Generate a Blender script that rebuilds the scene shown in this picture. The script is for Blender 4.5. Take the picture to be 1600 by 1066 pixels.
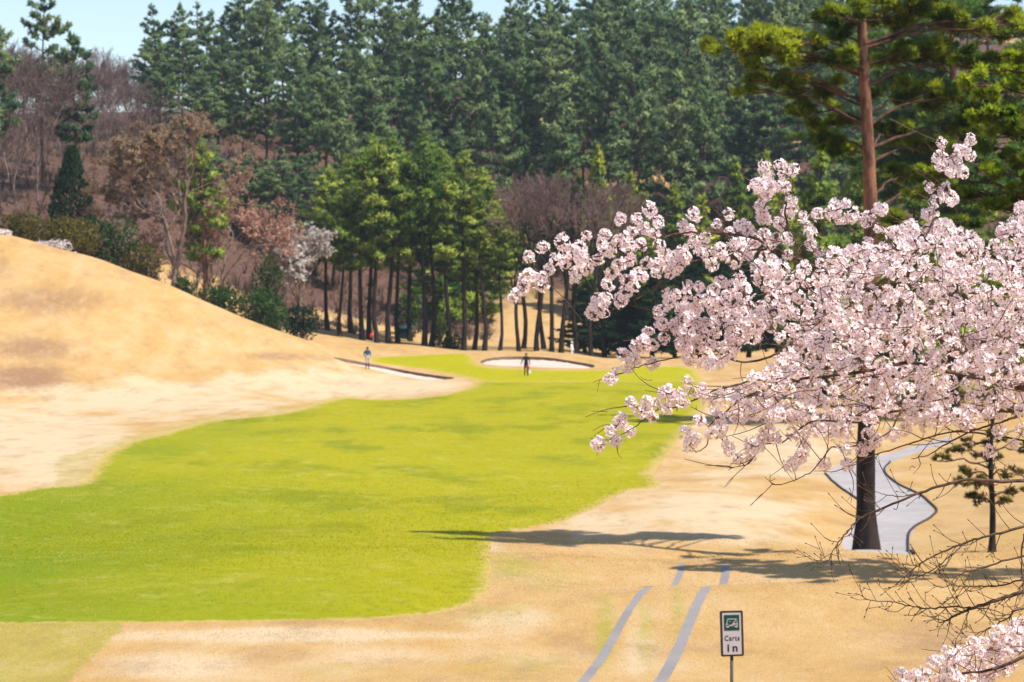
import bpy, bmesh, math, random
import numpy as np
from mathutils import Vector, Matrix
from mathutils.geometry import delaunay_2d_cdt

# ------------------------------------------------------------------ camera, sky, sun, exposure
sc = bpy.context.scene
for o in list(bpy.data.objects): bpy.data.objects.remove(o)
COL = sc.collection
F_PX, CX, HOR = 1600 * 85 / 36, 800.0, 400.0          # photograph's own geometry: focal length, centre, eye-level row
cd = bpy.data.cameras.new('camera'); cam = bpy.data.objects.new('camera', cd); COL.objects.link(cam)
cd.lens = 85; cd.sensor_width = 36; cd.shift_y = -133 / 1600; cd.clip_start = 0.1; cd.clip_end = 4000
cam.location = (0, 0, 0); cam.rotation_euler = (math.radians(90), 0, 0)
cd.dof.use_dof = True; cd.dof.focus_distance = 10.6; cd.dof.aperture_fstop = 10.0
sc.camera = cam

SUN_EL = math.radians(58); SUN_H = Vector((0.87, -0.49, 0)).normalized()
SUN_V = Vector((SUN_H.x * math.cos(SUN_EL), SUN_H.y * math.cos(SUN_EL), math.sin(SUN_EL)))
world = bpy.data.worlds.new('World'); sc.world = world; world.use_nodes = True
wn = world.node_tree.nodes; wl = world.node_tree.links
bg = wn['Background']; sky = wn.new('ShaderNodeTexSky'); sky.sky_type = 'NISHITA'; sky.sun_disc = False
sky.sun_elevation = SUN_EL; sky.sun_rotation = math.atan2(SUN_H.x, SUN_H.y); sky.altitude = 300
sky.air_density = 1.0; sky.dust_density = 0.6; sky.ozone_density = 1.2
wl.new(sky.outputs[0], bg.inputs[0]); bg.inputs[1].default_value = 0.125
sl = bpy.data.lights.new('sun', 'SUN'); sun = bpy.data.objects.new('sun', sl); COL.objects.link(sun)
sl.energy = 4.6; sl.angle = math.radians(0.5); sl.color = (1.0, 0.95, 0.86)
sun.rotation_euler = SUN_V.to_track_quat('Z', 'Y').to_euler(); sun.location = (20, -10, 40)
sc.view_settings.view_transform = 'Standard'; sc.view_settings.look = 'None'
sc.view_settings.exposure = 0.55; sc.view_settings.gamma = 1.0
sc.cycles.max_bounces = 9; sc.cycles.diffuse_bounces = 6; sc.cycles.transparent_max_bounces = 4; sc.cycles.volume_bounces = 0
sc.cycles.use_denoising = True

# ------------------------------------------------------------------ helpers
def P(px, row, Y): return np.array([(px - CX) / F_PX * Y, Y, -(row - HOR) / F_PX * Y])
def proj(v): return CX + F_PX * v[..., 0] / np.maximum(v[..., 1], .5), HOR - F_PX * v[..., 2] / np.maximum(v[..., 1], .5)

def mk_mesh(name, V, Fs, attrs=None, mats=None, midx=None, smooth=False):
    """V (n,3); Fs (m,3) or (m,4) int array, or a list of such arrays."""
    if not isinstance(Fs, list): Fs = [Fs]
    Fs = [np.asarray(f, dtype=np.int32) for f in Fs if len(f)]
    V = np.asarray(V, dtype=np.float32)
    me = bpy.data.meshes.new(name)
    me.vertices.add(len(V)); me.vertices.foreach_set('co', V.ravel())
    nl = sum(f.size for f in Fs); npoly = sum(len(f) for f in Fs)
    me.loops.add(nl); me.polygons.add(npoly)
    me.loops.foreach_set('vertex_index', np.concatenate([f.ravel() for f in Fs]))
    tot = np.concatenate([np.full(len(f), f.shape[1], np.int32) for f in Fs])
    st = np.concatenate([[0], np.cumsum(tot)[:-1]]).astype(np.int32)
    me.polygons.foreach_set('loop_start', st)
    if smooth: me.polygons.foreach_set('use_smooth', np.ones(npoly, bool))
    if mats:
        for m in mats: me.materials.append(m)
    if midx is not None: me.polygons.foreach_set('material_index', np.asarray(midx, np.int32))
    for k, a in (attrs or {}).items():
        if np.ndim(a) == 2:
            at = me.attributes.new(k, 'FLOAT_VECTOR', 'POINT'); at.data.foreach_set('vector', np.asarray(a, np.float32).ravel()); continue
        at = me.attributes.new(k, 'FLOAT', 'POINT'); at.data.foreach_set('value', np.asarray(a, np.float32))
    me.update(calc_edges=True); me.validate()
    return me

def obj(name, me, parent=None, loc=None):
    o = bpy.data.objects.new(name, me); COL.objects.link(o)
    if parent: o.parent = parent
    if loc is not None: o.location = loc
    return o
def tag(o, label=None, cat=None, group=None, kind=None):
    if label: o['label'] = label
    if cat: o['category'] = cat
    if group: o['group'] = group
    if kind: o['kind'] = kind
    return o
def empty(name, loc, label, cat, group=None):
    o = bpy.data.objects.new(name, None); COL.objects.link(o); o.location = loc; o.empty_display_size = .2
    return tag(o, label, cat, group)

class MB:
    """collects triangles / quads"""
    def __init__(s): s.v = []; s.t = []; s.q = []; s.n = 0
    def add(s, v, t=None, q=None):
        v = np.asarray(v, float)
        if t is not None and len(t): s.t.append(np.asarray(t, int) + s.n)
        if q is not None and len(q): s.q.append(np.asarray(q, int) + s.n)
        s.v.append(v); s.n += len(v)
    def box(s, c, d, R=None):
        c = np.array(c, float); d = np.array(d, float) / 2
        v = np.array([[x, y, z] for x in (-1, 1) for y in (-1, 1) for z in (-1, 1)], float) * d
        if R is not None: v = v @ np.array(R).T
        s.add(v + c, q=[[0, 1, 3, 2], [4, 6, 7, 5], [0, 4, 5, 1], [2, 3, 7, 6], [0, 2, 6, 4], [1, 5, 7, 3]])
    def tube(s, pts, rad, k=6, cap=True):
        pts = np.asarray(pts, float); n = len(pts); rad = np.broadcast_to(np.asarray(rad, float), (n,))
        T = np.gradient(pts, axis=0); T /= np.maximum(np.linalg.norm(T, axis=1), 1e-9)[:, None]
        up = np.array([0, 0, 1.]) if abs(T[0, 2]) < .9 else np.array([1., 0, 0])
        A = np.cross(T, up); A /= np.maximum(np.linalg.norm(A, axis=1), 1e-9)[:, None]; B = np.cross(T, A)
        an = np.arange(k) * 2 * math.pi / k
        v = pts[:, None] + rad[:, None, None] * (np.cos(an)[None, :, None] * A[:, None] + np.sin(an)[None, :, None] * B[:, None])
        i = np.arange(n - 1)[:, None] * k; j = np.arange(k)[None]; j2 = (j + 1) % k
        q = np.stack([i + j, i + j2, i + k + j2, i + k + j], -1).reshape(-1, 4)
        s.add(v.reshape(-1, 3), q=q)
        if cap:
            b = s.n - n * k
            s.v.append(np.array([pts[-1]])); s.n += 1
            s.t.append(np.array([[b + (n - 1) * k + a, b + (n - 1) * k + (a + 1) % k, s.n - 1] for a in range(k)]))
    def mesh(s, name, mat, smooth=False, attrs=None):
        V = np.concatenate(s.v); Fs = []
        if s.t: Fs.append(np.concatenate(s.t))
        if s.q: Fs.append(np.concatenate(s.q))
        return mk_mesh(name, V, Fs, attrs, [mat], smooth=smooth)

def vnoise(x, y, seed=0):
    """smooth value noise, vectorised, ~[-1,1]"""
    def h(i, j):
        n = np.sin(i * 127.1 + j * 311.7 + seed * 74.7) * 43758.5453
        return (n - np.floor(n)) * 2 - 1
    xi = np.floor(x); yi = np.floor(y); u = x - xi; v = y - yi
    u = u * u * (3 - 2 * u); v = v * v * (3 - 2 * v)
    return (h(xi, yi) * (1 - u) + h(xi + 1, yi) * u) * (1 - v) + (h(xi, yi + 1) * (1 - u) + h(xi + 1, yi + 1) * u) * v
def sstep(a, b, x):
    t = np.clip((x - a) / (b - a), 0, 1); return t * t * (3 - 2 * t)
def inpoly(poly, x, y):
    poly = np.asarray(poly); r = np.zeros(np.shape(x), bool); n = len(poly)
    for i in range(n):
        x1, y1 = poly[i]; x2, y2 = poly[(i + 1) % n]
        if y1 == y2: continue
        c = ((y1 > y) != (y2 > y)) & (x < (x2 - x1) * (y - y1) / (y2 - y1) + x1)
        r ^= c
    return r
def polydist(poly, x, y):
    poly = np.asarray(poly, float); d = np.full(np.shape(x), 1e9)
    for i in range(len(poly)):
        a = poly[i]; b = poly[(i + 1) % len(poly)]; e = b - a; L = max(e @ e, 1e-12)
        t = np.clip(((x - a[0]) * e[0] + (y - a[1]) * e[1]) / L, 0, 1)
        d = np.minimum(d, np.hypot(x - a[0] - t * e[0], y - a[1] - t * e[1]))
    return d
def spline(pts, n):
    """Catmull-Rom through pts, n samples"""
    p = np.asarray(pts, float)
    if len(p) == 2: return p[0] + (p[1] - p[0]) * np.linspace(0, 1, n)[:, None]
    p = np.vstack([2 * p[0] - p[1], p, 2 * p[-1] - p[-2]]); m = len(p) - 3
    t = np.linspace(0, m - 1e-6, n); i = t.astype(int); u = (t - i)[:, None]
    a, b, c, d = p[i], p[i + 1], p[i + 2], p[i + 3]
    return .5 * (2 * b + (c - a) * u + (2 * a - 5 * b + 4 * c - d) * u * u + (3 * b - a - 3 * c + d) * u ** 3)

# ------------------------------------------------------------------ materials
def new_mat(name):
    m = bpy.data.materials.new(name); m.use_nodes = True
    return m, m.node_tree.nodes, m.node_tree.links, m.node_tree.nodes['Principled BSDF']
def N(nodes, t, **kw):
    n = nodes.new(t)
    for k, v in kw.items(): setattr(n, k, v)
    return n
def rgb(c): return (c[0], c[1], c[2], 1)
def mixc(nd, lk, fac, a, b, blend='MIX'):
    m = N(nd, 'ShaderNodeMix', data_type='RGBA', blend_type=blend)
    for s, v in ((0, fac), (6, a), (7, b)):
        if hasattr(v, 'type') and hasattr(v, 'node'): lk.new(v, m.inputs[s])
        else: m.inputs[s].default_value = v if s == 0 else rgb(v)
    return m.outputs[2]
def noise(nd, lk, vec, scale, detail=4, rough=.55, stretch=None):
    if stretch:
        mp = N(nd, 'ShaderNodeMapping'); lk.new(vec, mp.inputs[0]); mp.inputs['Scale'].default_value = stretch; vec = mp.outputs[0]
    n = N(nd, 'ShaderNodeTexNoise'); lk.new(vec, n.inputs['Vector'])
    n.inputs['Scale'].default_value = scale; n.inputs['Detail'].default_value = detail; n.inputs['Roughness'].default_value = rough
    return n.outputs['Fac']
def ramp(nd, lk, fac, lo, hi):
    r = N(nd, 'ShaderNodeMapRange', interpolation_type='SMOOTHSTEP'); lk.new(fac, r.inputs[0])
    r.inputs[1].default_value = lo; r.inputs[2].default_value = hi; return r.outputs[0]
def attr(nd, name):
    a = N(nd, 'ShaderNodeAttribute', attribute_name=name); return a.outputs['Fac']
def math_(nd, lk, op, a, b):
    m = N(nd, 'ShaderNodeMath', operation=op, use_clamp=False)
    for i, v in enumerate((a, b)):
        if hasattr(v, 'node'): lk.new(v, m.inputs[i])
        else: m.inputs[i].default_value = v
    return m.outputs[0]
def bump(nd, lk, bs, h, strength, dist):
    b = N(nd, 'ShaderNodeBump'); b.inputs['Strength'].default_value = strength; b.inputs['Distance'].default_value = dist
    lk.new(h, b.inputs['Height']); lk.new(b.outputs[0], bs.inputs['Normal'])

def clump_normal(nd, lk, sockets):
    """soft shading: light a leaf by the direction its clump faces"""
    a = N(nd, 'ShaderNodeAttribute', attribute_name='nrm'); t = N(nd, 'ShaderNodeVectorTransform', vector_type='NORMAL', convert_from='OBJECT', convert_to='WORLD'); lk.new(a.outputs['Vector'], t.inputs[0])
    g = N(nd, 'ShaderNodeVectorMath', operation='SCALE'); g.inputs['Scale'].default_value = -1; lk.new(t.outputs[0], g.inputs[0])
    for s in sockets: lk.new(g.outputs[0], s)
def plain(name, c, rough=.6, c2=None, scale=6, bumpd=0, metal=0, spec=.3):
    m, nd, lk, bs = new_mat(name)
    bs.inputs['Roughness'].default_value = rough; bs.inputs['Metallic'].default_value = metal
    bs.inputs['Specular IOR Level'].default_value = spec
    tc = N(nd, 'ShaderNodeTexCoord').outputs['Object']
    nf = noise(nd, lk, tc, scale)
    lk.new(mixc(nd, lk, ramp(nd, lk, nf, .3, .7), c, c2 or tuple(x * .8 for x in c)), bs.inputs['Base Color'])
    if bumpd: bump(nd, lk, bs, nf, .6, bumpd)
    return m
def bark(name, c, c2, scale=3.0, stretch=(1, 1, .25), depth=.03):
    m, nd, lk, bs = new_mat(name); bs.inputs['Roughness'].default_value = .9; bs.inputs['Specular IOR Level'].default_value = .15
    tc = N(nd, 'ShaderNodeTexCoord').outputs['Object']
    nf = noise(nd, lk, tc, scale, 6, .65, stretch)
    lk.new(mixc(nd, lk, ramp(nd, lk, nf, .38, .62), c2, c), bs.inputs['Base Color'])
    bump(nd, lk, bs, nf, .8, depth)
    return m
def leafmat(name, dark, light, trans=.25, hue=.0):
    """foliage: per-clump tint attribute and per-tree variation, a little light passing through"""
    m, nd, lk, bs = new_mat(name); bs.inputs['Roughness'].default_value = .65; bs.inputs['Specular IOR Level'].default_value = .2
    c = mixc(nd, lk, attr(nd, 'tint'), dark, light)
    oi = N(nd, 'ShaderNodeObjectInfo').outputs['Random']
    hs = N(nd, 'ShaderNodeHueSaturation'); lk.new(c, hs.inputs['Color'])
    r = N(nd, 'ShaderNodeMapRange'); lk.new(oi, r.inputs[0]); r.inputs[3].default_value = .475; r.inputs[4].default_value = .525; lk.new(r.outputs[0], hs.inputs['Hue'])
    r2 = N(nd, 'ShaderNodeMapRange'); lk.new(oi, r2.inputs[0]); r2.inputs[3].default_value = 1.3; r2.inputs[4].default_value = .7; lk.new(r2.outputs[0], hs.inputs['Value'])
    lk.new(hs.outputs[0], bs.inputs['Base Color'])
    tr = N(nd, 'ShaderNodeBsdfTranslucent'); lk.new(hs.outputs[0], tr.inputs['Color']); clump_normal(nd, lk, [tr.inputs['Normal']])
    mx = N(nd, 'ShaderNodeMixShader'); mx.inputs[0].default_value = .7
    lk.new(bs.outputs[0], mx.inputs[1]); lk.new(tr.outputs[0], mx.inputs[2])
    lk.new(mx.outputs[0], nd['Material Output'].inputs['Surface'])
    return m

M = {}
def ground_mats():
    # dry dormant turf
    m, nd, lk, bs = new_mat('dry_turf'); bs.inputs['Roughness'].default_value = .95; bs.inputs['Specular IOR Level'].default_value = .1
    pos = N(nd, 'ShaderNodeNewGeometry').outputs['Position']
    n1 = noise(nd, lk, pos, .35, 5, .6, (1, .5, 1)); n2 = noise(nd, lk, pos, 2.0, 7, .75, (1, .5, 1)); n3 = noise(nd, lk, pos, 11, 5, .8, (1, .5, 1)); n4 = noise(nd, lk, pos, .09, 4, .6, (1, .45, 1))
    gold, tan, pale, olive, brown = (.45, .272, .10), (.48, .31, .14), (.54, .41, .26), (.33, .27, .05), (.27, .155, .085)
    c = mixc(nd, lk, ramp(nd, lk, n1, .35, .65), gold, tan)
    pw = math_(nd, lk, 'ADD', attr(nd, 'pale'), math_(nd, lk, 'MULTIPLY', math_(nd, lk, 'SUBTRACT', n1, .5), 1.6))
    c = mixc(nd, lk, ramp(nd, lk, pw, .15, .8), c, pale)
    bw = math_(nd, lk, 'ADD', attr(nd, 'brown'), math_(nd, lk, 'MULTIPLY', math_(nd, lk, 'SUBTRACT', n2, .5), 1.3))
    c = mixc(nd, lk, ramp(nd, lk, bw, .2, .95), c, brown)
    ow = math_(nd, lk, 'ADD', attr(nd, 'semi'), math_(nd, lk, 'MULTIPLY', math_(nd, lk, 'SUBTRACT', n2, .5), 1.5))
    c = mixc(nd, lk, ramp(nd, lk, ow, .3, 1.1), c, olive)
    ol2 = math_(nd, lk, 'MULTIPLY', ramp(nd, lk, n4, .5, .7), ramp(nd, lk, n2, .45, .7))
    c = mixc(nd, lk, math_(nd, lk, 'MULTIPLY', ol2, .22), c, olive)
    c = mixc(nd, lk, math_(nd, lk, 'MULTIPLY', ramp(nd, lk, n3, .52, .75), .35), c, (.32, .19, .05))
    c = mixc(nd, lk, math_(nd, lk, 'MULTIPLY', ramp(nd, lk, n2, .5, .8), .35), c, (.58, .45, .27))
    n7 = noise(nd, lk, pos, .7, 9, .78, (1, .45, 1.2))
    c = mixc(nd, lk, math_(nd, lk, 'MULTIPLY', ramp(nd, lk, n7, .48, .66), .45), c, brown)
    c = mixc(nd, lk, math_(nd, lk, 'MULTIPLY', ramp(nd, lk, n7, .5, .33), .3), c, pale)
    fw = math_(nd, lk, 'ADD', attr(nd, 'litter'), math_(nd, lk, 'MULTIPLY', math_(nd, lk, 'SUBTRACT', n1, .5), .9))
    lit = mixc(nd, lk, ramp(nd, lk, n2, .35, .65), (.075, .042, .034), (.145, .078, .052))
    c = mixc(nd, lk, ramp(nd, lk, fw, .35, .75), c, lit)
    lk.new(c, bs.inputs['Base Color'])
    hh = math_(nd, lk, 'ADD', n3, math_(nd, lk, 'MULTIPLY', n2, 1.2)); bump(nd, lk, bs, hh, .55, .06)
    M['turf'] = m
    # mown living turf
    def green(name, a, b, d, dry):
        m, nd, lk, bs = new_mat(name); bs.inputs['Roughness'].default_value = .9; bs.inputs['Specular IOR Level'].default_value = .12
        pos = N(nd, 'ShaderNodeNewGeometry').outputs['Position']
        n1 = noise(nd, lk, pos, .10, 4, .6, (1, .45, 1)); n2 = noise(nd, lk, pos, .8, 8, .75, (1, .45, 1)); n3 = noise(nd, lk, pos, 5, 6, .8, (1, .45, 1))
        n5 = noise(nd, lk, pos, .22, 7, .72, (1, .5, 1)); n6 = N(nd, 'ShaderNodeTexWave', wave_type='BANDS', bands_direction='DIAGONAL'); n6.inputs['Scale'].default_value = .22; n6.inputs['Distortion'].default_value = 22; n6.inputs['Detail'].default_value = 4; n6.inputs['Detail Scale'].default_value = .7; lk.new(pos, n6.inputs['Vector'])
        gw = math_(nd, lk, 'ADD', attr(nd, 'lush'), math_(nd, lk, 'MULTIPLY', math_(nd, lk, 'SUBTRACT', n1, .5), 1.4))
        c = mixc(nd, lk, ramp(nd, lk, gw, 0.0, .9), a, b)
        c = mixc(nd, lk, math_(nd, lk, 'MULTIPLY', ramp(nd, lk, n5, .48, .64), .9), c, d)
        c = mixc(nd, lk, math_(nd, lk, 'MULTIPLY', ramp(nd, lk, n6.outputs['Fac'], .75, 1.0), math_(nd, lk, 'MULTIPLY', ramp(nd, lk, n2, .35, .7), .32)), c, dry)
        c = mixc(nd, lk, math_(nd, lk, 'MULTIPLY', ramp(nd, lk, n2, .52, .74), .5), c, dry)
        c = mixc(nd, lk, math_(nd, lk, 'MULTIPLY', ramp(nd, lk, n3, .48, .68), .5), c, tuple(x * .62 for x in b))
        ew = math_(nd, lk, 'ADD', attr(nd, 'edge'), math_(nd, lk, 'ADD', math_(nd, lk, 'MULTIPLY', math_(nd, lk, 'SUBTRACT', n2, .5), 1.5), math_(nd, lk, 'MULTIPLY', math_(nd, lk, 'SUBTRACT', n3, .5), 1.8)))
        c = mixc(nd, lk, ramp(nd, lk, ew, .62, .0), c, (.44, .31, .10))
        lk.new(c, bs.inputs['Base Color']); bump(nd, lk, bs, math_(nd, lk, 'ADD', n3, n2), .4, .04)
        return m
    M['fairway'] = green('fairway_turf', (.30, .272, .002), (.15, .205, .0022), (.185, .198, .002), (.43, .36, .08))
    M['green'] = green('green_turf', (.34, .305, .003), (.27, .275, .004), (.30, .285, .003), (.40, .36, .05))
    M['sand'] = plain('bunker_sand', (.58, .47, .39), .95, (.50, .40, .33), 1.2, .03)
    M['soil'] = plain('bunker_soil_shade', (.21, .13, .085), .95, (.13, .08, .055), 3, .05)  # brown of the bare soil, also painting in the shade under the lip
    # path
    for key, nm, f in (('path', 'cart_path_asphalt', 1.0), ('strip', 'track_concrete', .66)):
        m, nd, lk, bs = new_mat(nm); bs.inputs['Roughness'].default_value = .85
        pos = N(nd, 'ShaderNodeNewGeometry').outputs['Position']
        n1 = noise(nd, lk, pos, .5, 5, .6); n2 = noise(nd, lk, pos, 18, 3, .7)
        n9 = noise(nd, lk, pos, 2.6, 7, .7); c = mixc(nd, lk, ramp(nd, lk, n1, .35, .7), tuple(x * f for x in (.375, .335, .325)), tuple(x * f for x in (.31, .275, .265))); c = mixc(nd, lk, math_(nd, lk, 'MULTIPLY', ramp(nd, lk, n9, .5, .72), .55), c, (.21, .18, .165))
        c = mixc(nd, lk, math_(nd, lk, 'MULTIPLY', ramp(nd, lk, n2, .5, .75), .3), c, (.20, .18, .17))
        lk.new(c, bs.inputs['Base Color']); bump(nd, lk, bs, n2, .4, .01); M[key] = m
ground_mats()
M['edge_shade'] = plain('edge_shade_strip', (.06, .045, .04), .9, (.04, .03, .028), 8, .01)
M['bark_pine'] = bark('pine_bark_red', (.27, .12, .075), (.06, .032, .026), 2.6, (1, 1, .35), .08)
M['bark_dark'] = bark('pine_bark_dark', (.04, .028, .025), (.017, .013, .013), 3, (1, 1, .25), .04)
M['bark_mid'] = bark('pine_bark_brown', (.115, .06, .042), (.04, .023, .019), 3, (1, 1, .25), .03)
M['bark_cherry'] = bark('cherry_bark', (.14, .085, .06), (.055, .032, .024), 30, (1, 1, 1), .003)
M['twig_cherry'] = plain('cherry_twig', (.075, .035, .028), .7, (.13, .07, .05), 40)
M['twig_bare'] = bark('bare_branch_bark', (.15, .095, .065), (.07, .045, .035), 25, (1, 1, 1), .003)
M['twig_pink'] = plain('bare_twigs_rosy', (.32, .19, .14), .8, (.24, .135, .10), .6)
M['twig_purple'] = plain('bare_twigs_purple', (.19, .115, .10), .8, (.13, .08, .075), .6)
M['bark_grey'] = bark('grey_bark', (.28, .20, .16), (.13, .09, .075), 4, (1, 1, .3), .03)
M['n_far'] = leafmat('needles_hill_pine', (.011, .046, .034), (.27, .37, .14), .12)
M['n_front'] = leafmat('needles_front_pine', (.036, .095, .024), (.37, .47, .08), .2)
M['n_young'] = leafmat('needles_young_conifer', (.045, .115, .022), (.44, .50, .065), .2)
M['n_near'] = leafmat('needles_near_pine', (.036, .085, .012), (.38, .42, .03), .3)
M['n_bright'] = leafmat('needles_bright', (.06, .14, .012), (.46, .50, .03), .35)
M['n_dark'] = leafmat('needles_dark', (.012, .035, .016), (.04, .08, .03), .1)
M['l_olive'] = leafmat('leaves_olive', (.06, .065, .012), (.20, .16, .028), .2)
M['l_green'] = leafmat('leaves_green', (.03, .075, .018), (.10, .17, .035), .2)
M['l_rust'] = leafmat('leaves_rust', (.28, .16, .10), (.52, .345, .24), .2)
M['l_white'] = leafmat('petals_white', (.62, .52, .47), (.85, .78, .74), .3)

# ------------------------------------------------------------------ terrain height field: thin-plate spline through surveyed points
CP = []
def cp(px, row, Y): CP.append(tuple(P(px, row, Y)))
def cz(px, z, Y): CP.append(((px - CX) / F_PX * Y, Y, z))
for X in (-14, -5, 5, 14):
    for Y, z in ((-4, -1.75), (2, -2.0), (8, -2.95), (15, -3.95), (21, -4.68), (26, -5.15)): CP.append((X * (Y + 8) / 30, Y, z))
for a in [(-500, 1060, 32), (100, 1066, 31.5), (500, 1066, 31.5), (900, 1066, 31.5), (1300, 1066, 31.5), (1550, 1060, 31), (2200, 1040, 31),
          (-500, 985, 38), (100, 990, 37), (500, 990, 37.5), (960, 990, 38), (1300, 990, 37.5), (1550, 995, 37), (2200, 960, 37),
          (100, 920, 44), (500, 917, 44.5), (800, 917, 44), (1000, 916, 44), (1200, 913, 44), (1400, 915, 44), (1600, 925, 43.5), (2200, 890, 44),
          (500, 893, 47.5), (100, 893, 47.5), (800, 880, 51), (1062, 890, 52), (1140, 890, 52), (1400, 893, 51), (1600, 900, 50),
          (1000, 876, 55.5), (1100, 876, 56), (1200, 872, 57), (1355, 863, 60.5), (1450, 868, 58.5), (1560, 866, 62), (1750, 850, 60), (2200, 800, 60),
          (1000, 851, 64), (900, 848, 64.5), (680, 832, 66), (300, 832, 66), (0, 835, 66), (-500, 830, 66), (1150, 853, 64), (1250, 855, 64.5),
          (1400, 850, 70), (1420, 800, 80), (1340, 752, 91), (1400, 712, 104), (1470, 690, 112),
          (1480, 846, 68), (1520, 797, 78), (1500, 738, 92), (1590, 775, 80), (1560, 692, 106), (2200, 700, 90),
          (1250, 800, 76), (1200, 745, 91), (1100, 728, 99), (0, 762, 86), (400, 761, 86), (800, 762, 87), (-500, 750, 88),
          (0, 703, 105), (400, 692, 112), (800, 690, 112), (1000, 690, 112), (1200, 690, 112), (0, 646, 136), (400, 641, 139), (800, 640, 140), (1000, 640, 140), (1200, 640, 140),
          (500, 606, 163), (800, 600, 166), (1000, 600, 166), (1150, 600, 166), (690, 598, 169), (800, 588, 180.5), (1000, 588, 181), (620, 584, 181), (1150, 590, 180),
          (600, 572, 188), (800, 573, 190), (1000, 575, 189), (570, 558, 198), (700, 554, 202), (760, 556, 201), (1085, 570, 195), (1200, 560, 195),
          (800, 556, 202), (850, 556.5, 201.5), (900, 563, 197), (940, 568, 195), (800, 550, 206), (850, 549, 207), (900, 555, 204), (950, 563, 201),
          (0, 372, 175), (150, 405, 176), (262, 450, 176), (340, 488, 176), (400, 511, 177), (480, 537, 179), (540, 549, 187),
          (0, 620, 147), (200, 612, 151), (400, 600, 160), (480, 590, 167), (0, 525, 160), (0, 450, 168), (200, 525, 165), (120, 560, 159), (300, 535, 168), (400, 552, 171), (560, 572, 180),
          (-500, 640, 120), (-500, 560, 140), (-500, 400, 165), (-500, 330, 180),
          (450, 521, 210), (530, 527, 214), (600, 538, 214), (660, 543, 214), (720, 549, 213), (850, 549, 216), (960, 562, 214), (1100, 560, 214), (1300, 560, 214), (640, 541, 208),
          (1300, 650, 130), (1550, 640, 130), (1500, 562, 190), (2200, 560, 130), (2200, 500, 190),
          (800, 470, 262), (880, 470, 262), (640, 478, 252), (450, 448, 246), (260, 380, 246), (100, 300, 256), (0, 288, 258), (1100, 480, 262), (1400, 480, 262), (1900, 420, 262), (-500, 290, 250),
          (380, 235, 300), (600, 275, 300), (800, 290, 300), (1050, 287, 300), (1300, 272, 303), (100, 215, 318), (0, 200, 325), (1700, 260, 303),
          (400, 200, 345), (800, 228, 350), (1100, 190, 350), (1300, 180, 350), (100, 190, 420), (400, 172, 420), (800, 150, 420), (1200, 62, 420), (1500, 60, 420), (-600, 150, 420), (2200, 60, 420)]: cp(*a)
for px, z, Y in [(1000, -6.60, 47), (1100, -6.6, 47), (1200, -6.58, 47), (1400, -6.6, 47), (1060, -7.72, 60), (1180, -7.75, 61), (1380, -8.25, 66),
                 (800, -9.06, 174), (1000, -9.06, 174), (620, -8.95, 174.5), (0, -1.5, 195), (150, -4, 195), (262, -5.2, 195), (400, -7, 195), (-500, 1, 200), (0, -1, 215), (262, -4.6, 215), (850, -8.9, 211.5), (900, -9.15, 211),
                 (-600, 45, 800), (400, 40, 800), (1200, 55, 800), (2200, 60, 800), (-600, 45, 1600), (800, 45, 1600), (2200, 45, 1600)]: cz(px, z, Y)
CP = np.array(CP)
def uv(X, Y):
    Yb = np.maximum(Y, -6) + 8
    return np.stack([np.clip(X / Yb, -1.0, 1.0) * 2.2, np.log(Yb)], -1)
def phi(d2): return .5 * d2 * np.log(np.maximum(d2, 1e-12))
def fit():
    u = uv(CP[:, 0], CP[:, 1]); n = len(u)
    K = phi(((u[:, None] - u[None]) ** 2).sum(-1)) + np.eye(n) * 2e-5
    Pm = np.hstack([np.ones((n, 1)), u]); A = np.zeros((n + 3, n + 3)); A[:n, :n] = K; A[:n, n:] = Pm; A[n:, :n] = Pm.T
    w = np.linalg.solve(A, np.concatenate([CP[:, 2], np.zeros(3)])); return u, w
TU, TW = fit()
GU = np.concatenate([np.linspace(-2.2, -.62, 40)[:-1], np.linspace(-.62, .62, 240), np.linspace(.62, 2.2, 40)[1:]]); GV = np.concatenate([np.linspace(math.log(2), math.log(28), 40)[:-1], np.linspace(math.log(28), math.log(240), 330), np.linspace(math.log(240), math.log(1900), 90)[1:]])
def tps(q):
    out = np.empty(len(q)); n = len(TU)
    for i in range(0, len(q), 8000):
        b = q[i:i + 8000]; d2 = (b[:, :1] - TU[None, :, 0]) ** 2 + (b[:, 1:] - TU[None, :, 1]) ** 2
        out[i:i + 8000] = phi(d2) @ TW[:n] + TW[n] + b @ TW[n + 1:]
    return out
GG = tps(np.stack(np.meshgrid(GU, GV, indexing='ij'), -1).reshape(-1, 2)).reshape(len(GU), len(GV))
def height(X, Y):
    X = np.asarray(X, float); Y = np.asarray(Y, float); sh = X.shape; q = uv(X.ravel(), Y.ravel())
    i = np.clip(np.searchsorted(GU, q[:, 0]) - 1, 0, len(GU) - 2); j = np.clip(np.searchsorted(GV, q[:, 1]) - 1, 0, len(GV) - 2)
    s = np.clip((q[:, 0] - GU[i]) / (GU[i + 1] - GU[i]), 0, 1); t = np.clip((q[:, 1] - GV[j]) / (GV[j + 1] - GV[j]), 0, 1)
    out = (GG[i, j] * (1 - s) + GG[i + 1, j] * s) * (1 - t) + (GG[i, j + 1] * (1 - s) + GG[i + 1, j + 1] * s) * t
    X = X.ravel(); Y = Y.ravel()
    am = np.clip((Y - 20) / 60, .1, 1) * .10
    out += am * (vnoise(X * .11, Y * .09, 3) + .5 * vnoise(X * .31, Y * .27, 5)) + .012 * vnoise(X * 1.3, Y * 1.1, 7)
    far = sstep(215, 300, Y); out += far * .9 * (vnoise(X * .06, Y * .06, 9) + .4 * vnoise(X * .19, Y * .19, 10))
    return out.reshape(sh)
YS = np.exp(np.linspace(math.log(18), math.log(420), 1400))
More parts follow.
